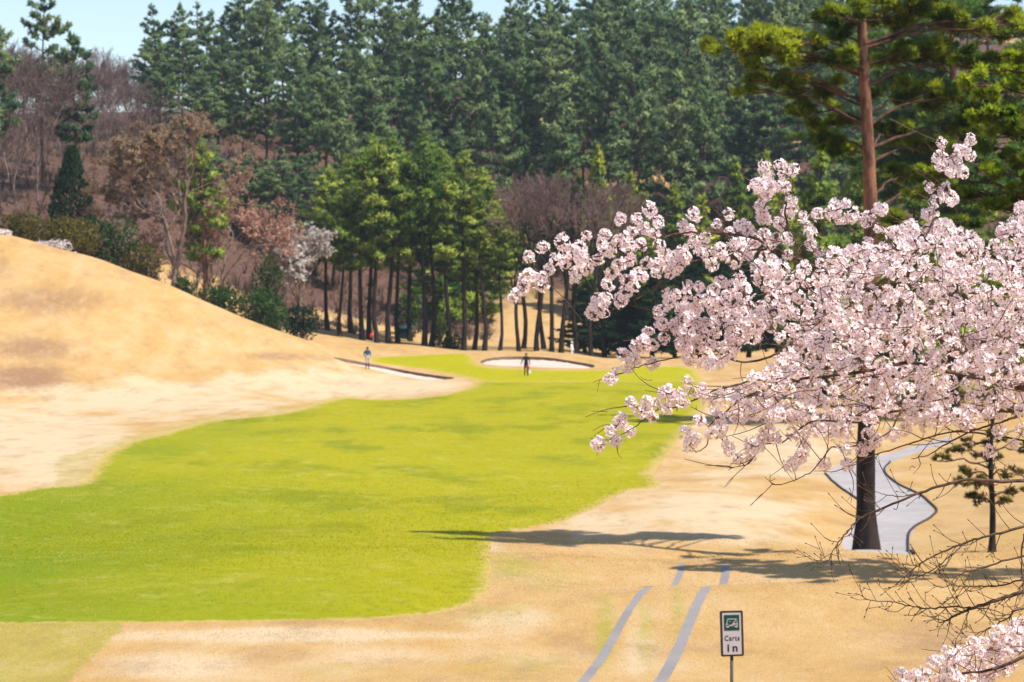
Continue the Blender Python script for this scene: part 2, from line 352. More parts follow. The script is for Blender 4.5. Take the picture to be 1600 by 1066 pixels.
def cast(px, row):
    """where the line of sight of a surveyed pixel meets the ground"""
    X = (px - CX) / F_PX * YS; z = -(row - HOR) / F_PX * YS; h = height(X, YS)
    k = np.argmax(h > z)
    if k == 0: k = len(YS) - 1
    a = (z[k - 1] - h[k - 1]); b = (z[k] - h[k]); t = a / (a - b) if a != b else 0
    Y = YS[k - 1] + (YS[k] - YS[k - 1]) * t
    return np.array([(px - CX) / F_PX * Y, Y])
def gz(x, y): return float(height(np.array([x]), np.array([y]))[0])
def gp(px, Y):
    x = (px - CX) / F_PX * Y; return np.array([x, Y, gz(x, Y)])

def outline(pts, step=6):
    """closed smooth pixel outline -> ground polygon"""
    p = np.array(pts + [pts[0]], float); d = np.linalg.norm(np.diff(p, axis=0), axis=1)
    out = []
    for i in range(len(p) - 1):
        k = max(1, int(d[i] / step))
        for j in range(k): out.append(p[i] + (p[i + 1] - p[i]) * j / k)
    out = np.array(out)
    for _ in range(2): out = .25 * np.roll(out, 1, 0) + .5 * out + .25 * np.roll(out, -1, 0)
    return np.array([cast(a, b) for a, b in out])
FAIR = outline([(-160, 790), (-60, 782), (0, 774), (62, 762), (118, 760), (141, 750), (146, 724), (165, 706), (199, 690), (228, 684), (327, 657), (400, 651), (456, 643), (500, 628), (531, 621), (600, 625), (660, 622), (712, 613), (742, 602), (735, 594.5),
                (800, 594), (900, 594), (1000, 594.5), (1105, 595), (1112, 620), (1095, 650), (1062, 690), (1038, 720), (1015, 742), (1040, 757), (1025, 765), (985, 764), (930, 794), (880, 815), (825, 826), (768, 836), (766, 870), (766, 925), (748, 941),
                (700, 956), (600, 966), (400, 971), (200, 973), (0, 974), (-160, 975)], 9)
GREEN = outline([(556, 562), (600, 557), (690, 553), (742, 551.5), (745, 561), (742, 569), (770, 574.5), (820, 577), (880, 579), (940, 578.5), (1000, 572), (1085, 573), (1106, 596), (1000, 597), (900, 597), (800, 597), (750, 597), (728, 590), (705, 586), (660, 577), (600, 569)], 9)
BUNK = outline([(744, 567), (760, 560.5), (790, 557.8), (830, 557.8), (865, 560), (900, 566), (935, 571.5), (928, 576), (880, 575), (820, 573), (770, 571)], 7)
BUNK2 = outline([(516, 557.5), (560, 565.5), (600, 573), (640, 581), (690, 588.5), (716, 591), (690, 594.5), (655, 593), (620, 586.5), (580, 577), (545, 568)], 7)
PATHP = outline([(1490, 680), (1440, 694), (1375, 713), (1305, 728), (1289, 740), (1310, 760), (1342, 782), (1345, 800), (1330, 826), (1316, 846), (1310, 858), (1330, 861), (1370, 863), (1428, 867), (1419, 848), (1427, 826), (1456, 808), (1463, 796), (1440, 775), (1402, 756), (1382, 736), (1391, 722), (1440, 705), (1495, 690)], 7)
def strip(pts, w):
    c = np.array([cast(a, b) for a, b in pts]); c = np.vstack([c[0] + (c[0] - c[1]) / np.linalg.norm(c[0] - c[1]) * 8, c])
    c = spline(c, 60); t = np.gradient(c, axis=0); t /= np.linalg.norm(t, axis=1)[:, None]; n = np.stack([-t[:, 1], t[:, 0]], -1)
    wob = 1 + .08 * vnoise(np.arange(60) * .37, np.full(60, w * 9), 4)
    return np.vstack([c + n * w / 2 * wob[:, None], (c - n * w / 2 * wob[::-1, None])[::-1]])
TR1 = strip([(912, 1064), (962, 990), (1012, 918), (1061, 900), (1063, 880)], .15)
TR2 = strip([(1032, 1064), (1070, 990), (1104, 918), (1132, 905), (1133, 882)], .18)
REG = [('fairway', FAIR), ('putting_green', GREEN), ('sand_bunker', BUNK), ('long_bunker', BUNK2), ('cart_path', PATHP), ('track_a', TR1), ('track_b', TR2)]

def build_ground():
    pts = []
    b = np.linspace(math.log(20 + 8), math.log(222 + 8), 300); a = np.linspace(-.235, .235, 250)
    A, B = np.meshgrid(a, b); Y = np.exp(B) - 8; X = A * (Y + 8) * 1.0
    rng = np.random.default_rng(1)
    pts.append(np.stack([X.ravel(), Y.ravel()], -1))
    b2 = np.linspace(math.log(2.0), math.log(28), 26)[:-1]; A, B = np.meshgrid(np.linspace(-1, 1, 41), b2); Y = np.exp(B) - 8
    pts.append(np.stack([(A * (Y + 8)).ravel(), Y.ravel()], -1))
    b3 = np.linspace(math.log(230), math.log(440), 70)[1:]; A, B = np.meshgrid(np.linspace(-.3, .3, 140), b3); Y = np.exp(B) - 8
    pts.append(np.stack([(A * (Y + 8)).ravel(), Y.ravel()], -1))
    b4 = np.linspace(math.log(440), math.log(1800), 16)[1:]; A, B = np.meshgrid(np.linspace(-1, 1, 60), b4); Y = np.exp(B) - 8
    pts.append(np.stack([(A * (Y + 8)).ravel(), Y.ravel()], -1))
    for s in (-1, 1):
        b5 = np.linspace(math.log(28), math.log(440), 60); A, B = np.meshgrid(np.linspace(.30, 1, 24) * s, b5); Y = np.exp(B) - 8
        pts.append(np.stack([(A * (Y + 8)).ravel(), Y.ravel()], -1))
    pts = np.vstack(pts); pts += rng.normal(0, .0005, pts.shape) * (pts[:, 1:] + 8)
    keep = np.ones(len(pts), bool)
    for _, R in REG:     # drop grid points that sit almost on an outline
        bb = (pts[:, 0] > R[:, 0].min() - 1) & (pts[:, 0] < R[:, 0].max() + 1) & (pts[:, 1] > R[:, 1].min() - 1) & (pts[:, 1] < R[:, 1].max() + 1)
        idx = np.nonzero(bb)[0]
        if len(idx): keep[idx[polydist(R, pts[idx, 0], pts[idx, 1]) < .0016 * (pts[idx, 1] + 8)]] = False
    pts = pts[keep]
    allp = [Vector(p) for p in pts]; edges = []
    for _, R in REG:
        s = len(allp); allp += [Vector(p) for p in R]; n = len(R); edges += [(s + i, s + (i + 1) % n) for i in range(n)]
    vo, eo, fo, _, _, _ = delaunay_2d_cdt(allp, edges, [], 0, 1e-5)
    V2 = np.array([(v.x, v.y) for v in vo]); Ft = np.array([f for f in fo if len(f) == 3], int)
    cen = V2[Ft].mean(1); reg = np.zeros(len(Ft), int)
    for i, (_, R) in enumerate(REG): reg[inpoly(R, cen[:, 0], cen[:, 1])] = i + 1
    Z = height(V2[:, 0], V2[:, 1])
    e = .01 * (V2[:, 1] + 8)
    dx = (height(V2[:, 0] + e, V2[:, 1]) - height(V2[:, 0] - e, V2[:, 1])) / (2 * e); dy = (height(V2[:, 0], V2[:, 1] + e) - height(V2[:, 0], V2[:, 1] - e)) / (2 * e)
    NR = np.stack([-dx, -dy, np.ones_like(dx)], -1); NR /= np.linalg.norm(NR, axis=1)[:, None]
    V = np.column_stack([V2, Z]); px, row = proj(V)
    def blobs(L):
        s = np.zeros(len(V))
        for x, y, rx, ry, w in L: s = np.maximum(s, w * np.exp(-((px - x) / rx) ** 2 - ((row - y) / ry) ** 2))
        return s
    near = (V[:, 1] > 15)
    pale = blobs([(60, 690, 170, 75, 1), (240, 625, 260, 34, .9), (500, 600, 180, 26, .95), (650, 604, 90, 15, 1), (950, 815, 130, 28, .7), (1130, 800, 150, 45, .85), (480, 992, 330, 12, 1.1), (800, 975, 110, 35, .7),
                  (1200, 700, 170, 60, .8), (260, 1045, 130, 28, .8), (640, 1030, 240, 30, .6), (1090, 640, 100, 60, .5), (1000, 1000, 30, 60, .6), (740, 850, 60, 12, .8)])
    brown = blobs([(40, 590, 80, 24, 1.1), (80, 470, 130, 30, .75), (50, 545, 90, 25, .85), (430, 557, 70, 9, .8), (330, 505, 90, 12, .5), (480, 560, 80, 6, .6), (1480, 1000, 160, 44, .6), (1380, 1040, 90, 14, .5), (1330, 985, 60, 8, .4), (0, 420, 60, 30, .45), (150, 430, 100, 16, .4), (240, 520, 120, 16, .35)])
    semi = blobs([(945, 985, 22, 80, .8), (1010, 1000, 24, 90, .6), (1060, 960, 18, 60, .6), (800, 885, 55, 30, .8), (850, 900, 120, 40, .5), (760, 960, 120, 30, .5), (800, 1040, 170, 40, .45), (540, 1050, 200, 30, .4), (1500, 745, 60, 30, .3), (1310, 790, 30, 30, .3), (1240, 620, 100, 40, .3), (560, 583, 40, 4, .4)])
    sp = inpoly([(-400, 972), (205, 972), (95, 1075), (60, 1200), (-400, 1200)], px, row); semi = np.maximum(semi, sp * .75)
    sp = inpoly([(78, 765), (88, 715), (170, 690), (300, 655), (470, 632), (540, 612), (560, 622), (470, 650), (150, 720), (142, 765)], px, row); semi = np.maximum(semi, sp * .5)
    semi *= 1.35 * near; pale *= near
    litter = sstep(222, 246, V[:, 1] + .35 * np.clip(px - 760, 0, 160) * -.35 + 5 * vnoise(V[:, 0] * .1, V[:, 1] * .1, 21)) * (1 - .9 * np.exp(-((px - 830) / 90) ** 2 - ((V[:, 1] - 240) / 30) ** 2))
    litter = np.where((px > 480) & (px < 770), np.minimum(litter, sstep(230, 246, V[:, 1])), litter)
    litter = np.where(px < 240, np.maximum(litter, sstep(196, 215, V[:, 1])), litter)
    litter *= 1 - .6 * sstep(.55, .9, vnoise(V[:, 0] * .055, V[:, 1] * .05, 33)) * (px > 600)
    lush = np.clip((620 - px) / 700, -.2, .8) + .25 * sstep(600, 900, row) - .2
    edge = np.zeros(len(V))
    names = [('ground', 'turf')] + [(n, None) for n, _ in REG]
    mats = ['turf', 'fairway', 'green', 'sand', 'sand', 'path', 'strip', 'strip']
    info = [None, ('fairway', 'wide mown fairway of bright yellow green grass', None), ('putting_green', 'short mown green in front of the pines', None), ('sand_bunker', None, None), ('sand_bunker', None, None), ('cart_path', None, None), ('track_strip', None, None), ('track_strip', None, None)]
    out = []
    for r in range(len(REG) + 1):
        f = Ft[reg == r]; u, inv = np.unique(f, return_inverse=True); inv = inv.reshape(f.shape)
        v = V[u].copy(); nr = NR[u].copy(); at = {}
        if r == 0: at = dict(pale=pale[u], brown=brown[u], semi=semi[u], litter=litter[u])
        else:
            d = polydist(REG[r - 1][1], v[:, 0], v[:, 1])
            at = dict(edge=d / np.clip(v[:, 1] / 90, .5, 1.6), lush=lush[u])
            if r in (3, 4):
                s = 1 if r == 3 else .9; R = REG[r - 1][1]
                # hollow: deep under the far lip, level with the turf on the near side
                y0, y1 = R[:, 1].min(), R[:, 1].max()
                mid = np.interp(v[:, 0], *((lambda o: (R[o, 0], R[o, 1]))(np.argsort(R[:, 0]))))
                fr = np.clip((v[:, 1] - y0) / (y1 - y0), 0, 1)
                lipf = sstep(-.5, 2.5, v[:, 1] - farline(R, v[:, 0]) + 2.0)
                v[:, 2] -= (.25 if r == 3 else .25) * s * np.where(d < .05, lipf, np.maximum(lipf, sstep(0, 1.5, d) * .55))
                nr = None
        w = names[r][0]
        me = mk_mesh(w, v, inv, at, [M[mats[r]]], smooth=True)
        if nr is not None: me.normals_split_custom_set_from_vertices([tuple(x) for x in nr])
        o = obj('ground' if r == 0 else info[r][0], me); o['kind'] = 'structure'; out.append((o, v))
    return out
def farline(R, x):
    """far (larger Y) boundary of an outline at given x"""
    xs = np.linspace(R[:, 0].min(), R[:, 0].max(), 80); f = np.empty(80); n = len(R)
    for i, xx in enumerate(xs):
        ys = [R[k, 1] + (R[(k + 1) % n, 1] - R[k, 1]) * (xx - R[k, 0]) / (R[(k + 1) % n, 0] - R[k, 0] + 1e-12) for k in range(n) if (R[k, 0] - xx) * (R[(k + 1) % n, 0] - xx) <= 0]
        f[i] = max(ys) if ys else np.nan
    ok = ~np.isnan(f); return np.interp(x, xs[ok], f[ok])
GROUND = build_ground()
tag(GROUND[0][0], 'dry golden dormant turf and leaf litter slopes of the course')
tag(GROUND[1][0], 'wide mown fairway of bright yellow green grass')
tag(GROUND[2][0], 'short mown putting green in front of the pines')
tag(GROUND[3][0], 'pale sand bunker under the grassy mound beside the green')
tag(GROUND[4][0], 'long thin bunker with dark soil bank below the left hill')
tag(GROUND[5][0], 'winding grey cart path behind the tall pine trunk')
tag(GROUND[6][0], 'left one of the two concrete wheel strips beside the sign')
tag(GROUND[7][0], 'right one of the two concrete wheel strips beside the sign')

def bunker_lip(o, v, R, drop, name):
    """dark soil face from the turf edge down to the sand along the far side, with a turf roll on top"""
    n = len(R); mb = MB(); fl = farline(R, R[:, 0])
    d0 = sstep(-.5, 2.5, R[:, 1] - fl + 2.0)
    top = np.column_stack([R, height(R[:, 0], R[:, 1]) + .03]); bot = top.copy(); bot[:, 2] -= drop * d0 + .05
    bot[:, 1] -= .05
    V = np.vstack([top, bot]); q = [[i, (i + 1) % n, n + (i + 1) % n, n + i] for i in range(n) if d0[i] > .25 and d0[(i + 1) % n] > .25]
    me = mk_mesh(name, V, np.array(q), None, [M['soil']], smooth=True); return obj(name, me, o)
bunker_lip(GROUND[3][0], GROUND[3][1], BUNK, .25, 'soil_shade_lip')
bunker_lip(GROUND[4][0], GROUND[4][1], BUNK2, .25, 'soil_bank')
def edge_shade(side):  # low strip whose near-black colour paints the shadow along the path edge
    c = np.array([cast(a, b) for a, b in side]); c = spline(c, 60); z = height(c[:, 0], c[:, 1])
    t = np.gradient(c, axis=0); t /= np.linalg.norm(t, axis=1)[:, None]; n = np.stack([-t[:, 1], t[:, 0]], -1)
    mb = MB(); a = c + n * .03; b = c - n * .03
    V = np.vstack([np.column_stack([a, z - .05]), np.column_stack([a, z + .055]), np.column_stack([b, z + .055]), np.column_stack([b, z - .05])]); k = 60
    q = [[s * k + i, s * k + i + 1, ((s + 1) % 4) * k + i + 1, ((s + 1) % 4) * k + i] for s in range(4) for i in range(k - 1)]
    return obj('edge_shade', mk_mesh('edge_shade', V, np.array(q), None, [M['edge_shade']]), GROUND[5][0])
edge_shade([(1391, 722), (1382, 736), (1402, 756), (1440, 775), (1463, 796), (1456, 808), (1427, 826), (1419, 848), (1428, 867)])
edge_shade([(1289, 740), (1310, 760), (1340, 781)])

# ------------------------------------------------------------------ vegetation generators
def unit(v): return v / np.maximum(np.linalg.norm(v, axis=-1, keepdims=True), 1e-9)
def blades(rng, C, D, k, ln, wd, spread=.7):
    """k pointed blades from every centre C, leaning along D; returns V (n*k*3,3)"""
    n = len(C); d = np.repeat(D, k, 0) + rng.normal(0, spread, (n * k, 3)); d = unit(d)
    p = unit(np.cross(d, np.repeat(D, k, 0) + rng.normal(0, .38, (n * k, 3)))); L = (ln * rng.uniform(.65, 1.25, n * k))[:, None]; W = (wd * rng.uniform(.7, 1.3, n * k))[:, None]
    c = np.repeat(C, k, 0); return np.stack([c - p * W, c + p * W, c + d * L], 1).reshape(-1, 3)
def leaf_mesh(name, V, tint, mat, D):
    """D: facing direction of the clump every blade belongs to (one per centre)"""
    return mk_mesh(name, V, np.arange(len(V)).reshape(-1, 3), dict(tint=np.clip(tint, 0, 1), nrm=np.repeat(unit(D), len(V) // len(D), 0)), [mat])

def conifer(seed, H, base, R, mat, barkmat, layers, per=5, shape='pine', tuft=(.42, .075), dens=16, k=6, trunk_r=.22, lean=0.0, droop=.0):
    """trunk + whorls of limbs carrying flattened pads of needle tufts. Returns (trunk mesh, crown mesh)"""
    rng = np.random.default_rng(seed); mb = MB()
    hs = np.linspace(0, 1, 9); bend = np.stack([lean * H * hs ** 1.5 + .012 * H * np.sin(hs * 5 + seed), .012 * H * np.cos(hs * 4 + seed * 2), hs * H], -1); bend[0, :2] = 0
    mb.tube(bend, trunk_r * (1 - .9 * hs ** 1.15) * np.where(hs == 0, 1.35, 1), 8)
    Cs, Ds, Ts = [], [], []
    def at(h): return np.array([np.interp(h, bend[:, 2], bend[:, i]) for i in range(3)])
    for li in range(layers):
        t = (li + rng.uniform(-.25, .25)) / max(layers - 1, 1); t = min(max(t, 0), 1); h = H * (base + (1 - base) * .97 * t)
        if shape == 'pine': r = R * (.50 + .5 * math.sin(min(1, t * 1.5 + .22) * math.pi * .5)) * (1 - t ** 2.6) + .25
        else: r = R * (1 - t) ** .85 + .18
        nb = per if t < .8 else max(3, per - 1)
        a0 = rng.uniform(0, 6.28)
        for b in range(nb):
            if shape == 'pine' and rng.random() < .14: continue
            an = a0 + b * 6.283 / nb + rng.normal(0, .25); L = r * rng.uniform(.6, 1.15); o = at(h + rng.normal(0, .12))
            rise = (.05 + .5 * t) if shape == 'pine' else (-.12 + .5 * t); rise += rng.normal(0, .1) - droop
            dr = np.array([math.cos(an), math.sin(an), 0]); s = np.linspace(0, 1, 5)[:, None]
            pts = o + dr * L * s + np.array([0, 0, 1.]) * (rise * L * s + .10 * L * s ** 2.2)
            mb.tube(pts, np.linspace(max(.02, .016 * L + .012), .012, 5), 4, False)
            n = max(5, int(dens * L * (1.0 if shape == 'pine' else .9)))
            perp = np.array([-dr[1], dr[0], 0]); npad = max(2, int(L * 1.9)); pu = np.sort(rng.uniform(.25 if shape == 'pine' else .12, 1.0, npad)) ** .8; ps = rng.normal(0, .24, npad) * L * (1.1 - .8 * pu); pz = rng.normal(0, .10, npad); pt_ = rng.normal(0, .13, npad)
            w = rng.integers(0, npad, n); u = np.clip(pu[w] + rng.normal(0, .10, n), .05, 1.08); side = ps[w] + rng.normal(0, .17, n)
            c = o + dr * (L * u)[:, None] + perp * side[:, None]; c[:, 2] += rise * L * u + .10 * L * u ** 2.2 + pz[w] + rng.normal(.03, .10, n) - .10 * np.abs(side)
            tone = rng.normal(.42, .20)
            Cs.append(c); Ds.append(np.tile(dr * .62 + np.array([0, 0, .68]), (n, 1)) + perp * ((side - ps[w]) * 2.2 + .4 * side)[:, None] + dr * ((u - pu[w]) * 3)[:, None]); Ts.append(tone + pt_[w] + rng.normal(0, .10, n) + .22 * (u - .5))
    top = at(H); n = 14; Cs.append(top + rng.normal(0, 1, (n, 3)) * np.array([.14, .14, .30]) - np.array([0, 0, .3])); Ds.append(np.tile([0, 0, 1.], (n, 1))); Ts.append(np.full(n, .55))
    C = np.vstack(Cs); D = np.vstack(Ds); T = np.concatenate(Ts)
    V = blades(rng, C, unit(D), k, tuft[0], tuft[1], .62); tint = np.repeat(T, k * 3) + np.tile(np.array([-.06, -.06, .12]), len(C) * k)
    return mb.mesh('trunk', barkmat, True), leaf_mesh('crown', V, tint, mat, unit(D))

def bare_tree(seed, H, spread, barkmat, twigmat, levels=5, fork=3, trunk_r=.25, twig_r=.018, clear=.25, extra=None, up=.35, shape=1.0):
    """forking leafless tree; returns trunk mesh, crown-of-twigs mesh, tip points"""
    rng = np.random.default_rng(seed); big, small = MB(), MB(); tips = []
    def grow(p, d, L, r, lv):
        n = 4; pts = [p]; q = p.copy(); dd = d.copy()
        for i in range(n):
            dd = unit(dd + rng.normal(0, .13, 3) + np.array([0, 0, .05 * up])); q = q + dd * L / n; pts.append(q)
        pts = np.array(pts); r1 = max(r * .62, twig_r * .7)
        if lv >= 2: (big if lv >= levels - 2 else small).tube(pts, np.linspace(r, r1, n + 1), 5 if lv >= 3 else 4, False)
        else: small.tube(pts[[0, 2, 4]], np.array([max(r, twig_r), twig_r, twig_r * .5]), 3, False)
        if lv == 0: tips.append(pts[-1]); tips.append(pts[2]); return
        nb = fork + (1 if rng.random() < .4 else 0)
        for b in range(nb):
            i = n if b < 2 else rng.integers(2, n + 1)
            ax = unit(np.cross(dd, rng.normal(0, 1, 3))); an = rng.uniform(.3, .85) * spread
            nd = unit(dd * math.cos(an) + ax * math.sin(an) + np.array([0, 0, up * .3])); grow(pts[i], nd, L * rng.uniform(.58, .8) * shape, r1, lv - 1)
    L0 = H * clear
    hs = np.linspace(0, 1, 5)[:, None]; tr = np.array([0, 0, 1.]) * L0 * hs + np.array([.02 * H, .01 * H, 0]) * np.sin(hs * 3 + seed)
    tr = tr - tr[0]
    big.tube(tr, trunk_r * np.array([1.35, 1.0, .95, .9, .85]), 8, False)
    first = H * (1 - clear) / (sum(.69 ** i for i in range(levels + 1)) * .80)
    for b in range(fork + 1):
        an = b * 6.283 / (fork + 1) + rng.normal(0, .3); tilt = rng.uniform(.25, .7) * spread if b else .08
        grow(tr[-1], unit(np.array([math.cos(an) * math.sin(tilt), math.sin(an) * math.sin(tilt), math.cos(tilt)])), first * rng.uniform(.85, 1.1), trunk_r * (.75 if b == 0 else .55), levels)
    return big.mesh('trunk', barkmat, True), small.mesh('crown', twigmat), np.array(tips)

def leaf_ball(seed, lobes, n, size, mat, k=3, shell=.55, upw=.3, name='foliage'):
    """foliage over lumpy lobes: (cx,cy,cz,rx,ry,rz)"""
    rng = np.random.default_rng(seed); Cs, Ds, Ts = [], [], []; w = np.array([l[3] * l[5] for l in lobes]); w = w / w.sum()
    for l, ww in zip(lobes, w):
        m = max(8, int(n * ww)); d = unit(rng.normal(0, 1, (m, 3))); r = rng.uniform(shell, 1.05, m) ** .6
        lump = 1 + .22 * vnoise(d[:, 0] * 3 + seed, d[:, 2] * 3 + d[:, 1] * 2, seed)
        Cs.append(np.array(l[:3]) + d * (r * lump)[:, None] * np.array(l[3:])); Ds.append(unit(d + np.array([0, 0, upw])))
        Ts.append(.4 + .25 * vnoise(d[:, 0] * 4, d[:, 2] * 4 + l[0], seed + 3) + rng.normal(0, .12, m))
    C = np.vstack(Cs); D = np.vstack(Ds); T = np.concatenate(Ts); V = blades(rng, C, D, k, size[0], size[1], .7)
    return leaf_mesh(name, V, np.repeat(T, k * 3), mat, D)

def put(name, label, cat, loc, parts, group=None, s=1.0, sx=None, rz=0.0):
    """a thing: an Empty on the ground with its parts (name, mesh) as children"""
    e = empty(name, loc, label, cat, group); e.scale = (sx or s, sx or s, s); e.rotation_euler = (0, 0, rz); out = []
    for nm, me in parts: out.append(obj(nm, me, e))
    return e
ORD = ['first', 'second', 'third', 'fourth', 'fifth', 'sixth', 'seventh', 'eighth', 'ninth', 'tenth', 'eleventh', 'twelfth', 'thirteenth', 'fourteenth', 'fifteenth', 'sixteenth', 'seventeenth', 'eighteenth', 'nineteenth', 'twentieth']
def ordn(i):
    if i < 20: return ORD[i]
    t, u = divmod(i + 1, 10); T = {2: ('twentieth', 'twenty'), 3: ('thirtieth', 'thirty'), 4: ('fortieth', 'forty')}[t]
    return T[0] if u == 0 else T[1] + '-' + ORD[u - 1]
RNG = random.Random(5)
Zr_ = lambda row, Y: -(row - HOR) / F_PX * Y

# ------------------------------------------------------------------ the wooded hill behind
FR = random.Random(31)
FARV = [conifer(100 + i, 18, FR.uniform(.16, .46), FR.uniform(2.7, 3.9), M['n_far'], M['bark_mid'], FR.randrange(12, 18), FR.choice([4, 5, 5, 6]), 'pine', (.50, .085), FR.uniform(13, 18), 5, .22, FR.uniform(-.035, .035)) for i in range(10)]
def hill_rank(pxs, Y0, tops, label, group, name='hill_pine'):
    i = 0
    for px in pxs:
        Y = Y0 + RNG.uniform(-7, 7); p = gp(px, Y); top = tops(px) + RNG.uniform(-38, 34); H = (-(top - HOR) / F_PX * Y) - p[2]
        H = min(max(H, 10), 30); v = FARV[RNG.randrange(10)]; s = H / 18
        put(name, label % ordn(i), 'pine tree', p - np.array([0, 0, .15]), [('trunk', v[0]), ('crown', v[1])], group, s, (s * .55 + .5) * RNG.uniform(.72, 1.1), RNG.uniform(0, 6.28)); i += 1
def jit(a, b, step): 
    x = a; out = []
    while x < b: out.append(x + RNG.uniform(-.3, .3) * step); x += step
    return out
hill_rank(jit(470, 1420, 58), 276, lambda x: np.interp(x, [430, 600, 700, 900, 1300], [150, 150, 165, 150, 140]), 'dark hill pine, %s from the left in the front rank of the wood', 'pines of the front rank at the foot of the wooded hill')
hill_rank(jit(262, 1440, 40), 291, lambda x: np.interp(x, [230, 420, 700, 900, 1300], [95, 80, 90, 70, 80]), 'dark hill pine, %s from the left in the low rank of the wood', 'pines of the lowest rank on the wooded hill')
hill_rank(jit(248, 1480, 36), 313, lambda x: np.interp(x, [230, 420, 700, 900, 1300], [45, 22, 26, 10, 5]), 'dark hill pine, %s from the left in the middle rank of the wood', 'pines of the middle rank on the wooded hill')
hill_rank(jit(244, 1500, 34), 338, lambda x: np.interp(x, [230, 300, 560, 780, 840, 930, 1300], [22, -12, -18, 8, 10, -25, -45]), 'dark hill pine, %s from the left in the skyline rank of the wood', 'pines of the skyline rank on the wooded hill')
hill_rank(jit(900, 1560, 40), 385, lambda x: np.interp(x, [900, 1000, 1300], [0, -30, -40]), 'pale distant pine on the hilltop, %s from the left in the farthest rank', 'pines of the farthest rank on the hilltop')

# left end of the hill: leafless wood with a few pines standing over it
BV = [bare_tree(200 + i, 11, .75, M['bark_grey'], M['twig_purple'], 5, 3, .13, .020, .22, up=.5) for i in range(4)]
lst = sorted([(12, 262, 95), (40, 285, 80), (58, 250, 120), (92, 300, 95), (132, 270, 110), (150, 315, 85), (172, 285, 105), (196, 320, 92), (214, 290, 130), (236, 310, 120), (28, 330, 88), (110, 335, 92), (178, 340, 98), (222, 345, 112), (75, 345, 90), (255, 300, 150), (10, 300, 110), (140, 300, 140), (190, 260, 165), (60, 275, 150), (-20, 280, 90), (25, 248, 160), (100, 262, 165), (210, 262, 190), (200, 300, 120)])
for i, (px, Y, top) in enumerate(lst):
    p = gp(px, Y); H = max(6, -(top + 26 - HOR) / F_PX * Y - p[2]); v = BV[i % 4]
    put('bare_hill_tree', 'slim leafless tree on the brown slope, %s from the left edge' % ordn(i), 'bare tree', p - np.array([0, 0, .1]), [('trunk', v[0]), ('crown', v[1])], 'leafless trees on the left slope', H / 10.5, None, RNG.uniform(0, 6.28))
BT = [conifer(150, 17, .44, 2.9, M['n_far'], M['bark_mid'], 12, 5, 'pine', (.45, .08), 20, 6, .2, .01), conifer(151, 14, .34, 2.8, M['n_far'], M['bark_mid'], 12, 5, 'pine', (.45, .08), 20, 6, .18, -.01)]
for px, Y, top, v, lab in ((68, 262, -18, 0, 'tall slender pine rising above the leafless wood against the sky'), (116, 256, 55, 1, 'shorter slender pine leaning beside the tallest pine of the left slope'), (-2, 240, 45, 0, 'pine cut off by the left edge of the photo')):
    p = gp(px, Y); H = -(top - HOR) / F_PX * Y - p[2]; put('slender_pine', lab, 'pine tree', p - np.array([0, 0, .1]), [('trunk', BT[v][0]), ('crown', BT[v][1])], None, H / (17 if v == 0 else 14), 1.0, RNG.uniform(0, 6))

# thickets between the ranks
TH = [bare_tree(230 + i, 4.2, 1.0, M['bark_grey'], M['twig_purple'], 4, 3, .06, .022, .06, up=.4) for i in range(3)]
spots = sorted([(375, 262), (400, 270), (430, 262), (452, 275), (350, 272), (470, 258), (490, 262), (985, 288), (1010, 280), (1040, 288), (1075, 284), (1105, 290), (960, 290), (1135, 282), (930, 284), (1180, 290), (800, 284), (720, 280), (640, 262), (690, 258), (560, 262), (230, 262), (205, 240), (300, 268)])
for i, (px, Y) in enumerate(spots):
    p = gp(px, Y); v = TH[i % 3]
    put('bare_thicket', 'purple brown leafless thicket on the hill foot, %s from the left' % ordn(i), 'shrub', p - np.array([0, 0, .1]), [('stems', v[0]), ('crown', v[1])], 'leafless thickets on the hill foot', RNG.uniform(.9, 1.5), None, RNG.uniform(0, 6))

# bright young conifers at the foot of the hill
YV = [conifer(300 + i, 12, .06, [3.0, 2.6, 3.3][i], M['n_young'], M['bark_mid'], [15, 16, 14][i], 6, 'cone', (.42, .09), 17, 6, .16, 0) for i in range(3)]
yl = sorted([(690, 246, 236), (742, 250, 285), (775, 270, 300), (832, 274, 262), (868, 274, 258), (936, 256, 238), (905, 272, 275), (985, 258, 276), (1006, 254, 302), (1058, 254, 296), (1150, 258, 258), (1195, 254, 246), (1098, 252, 310), (1235, 250, 262), (806, 272, 300)])
for i, (px, Y, top) in enumerate(yl):
    p = gp(px, Y); H = -(top - HOR) / F_PX * Y - p[2]; v = YV[i % 3]
    put('young_conifer', 'bright green young conifer below the dark hill pines, %s from the left' % ordn(i), 'conifer', p - np.array([0, 0, .1]), [('trunk', v[0]), ('crown', v[1])], 'young conifers at the hill foot', H / 12, min(1.25, H / 12), RNG.uniform(0, 6))

for i, (px, Y, top) in enumerate([(308, 274, 225), (334, 268, 238), (358, 262, 250), (386, 258, 236), (414, 262, 250), (440, 256, 232), (468, 262, 246), (492, 254, 240), (520, 250, 262)]):
    p = gp(px, Y); H = max(6, Zr_(top, Y) - p[2]); v = FARV[(i * 3) % 10]
    put('slope_pine', 'shadowed pine on the slope above the white magnolia, %s from the left' % ordn(i), 'pine tree', p - np.array([0, 0, .1]), [('trunk', v[0]), ('crown', v[1])], 'shadowed pines on the slope above the magnolia', H / 18, .85, i * 1.1)
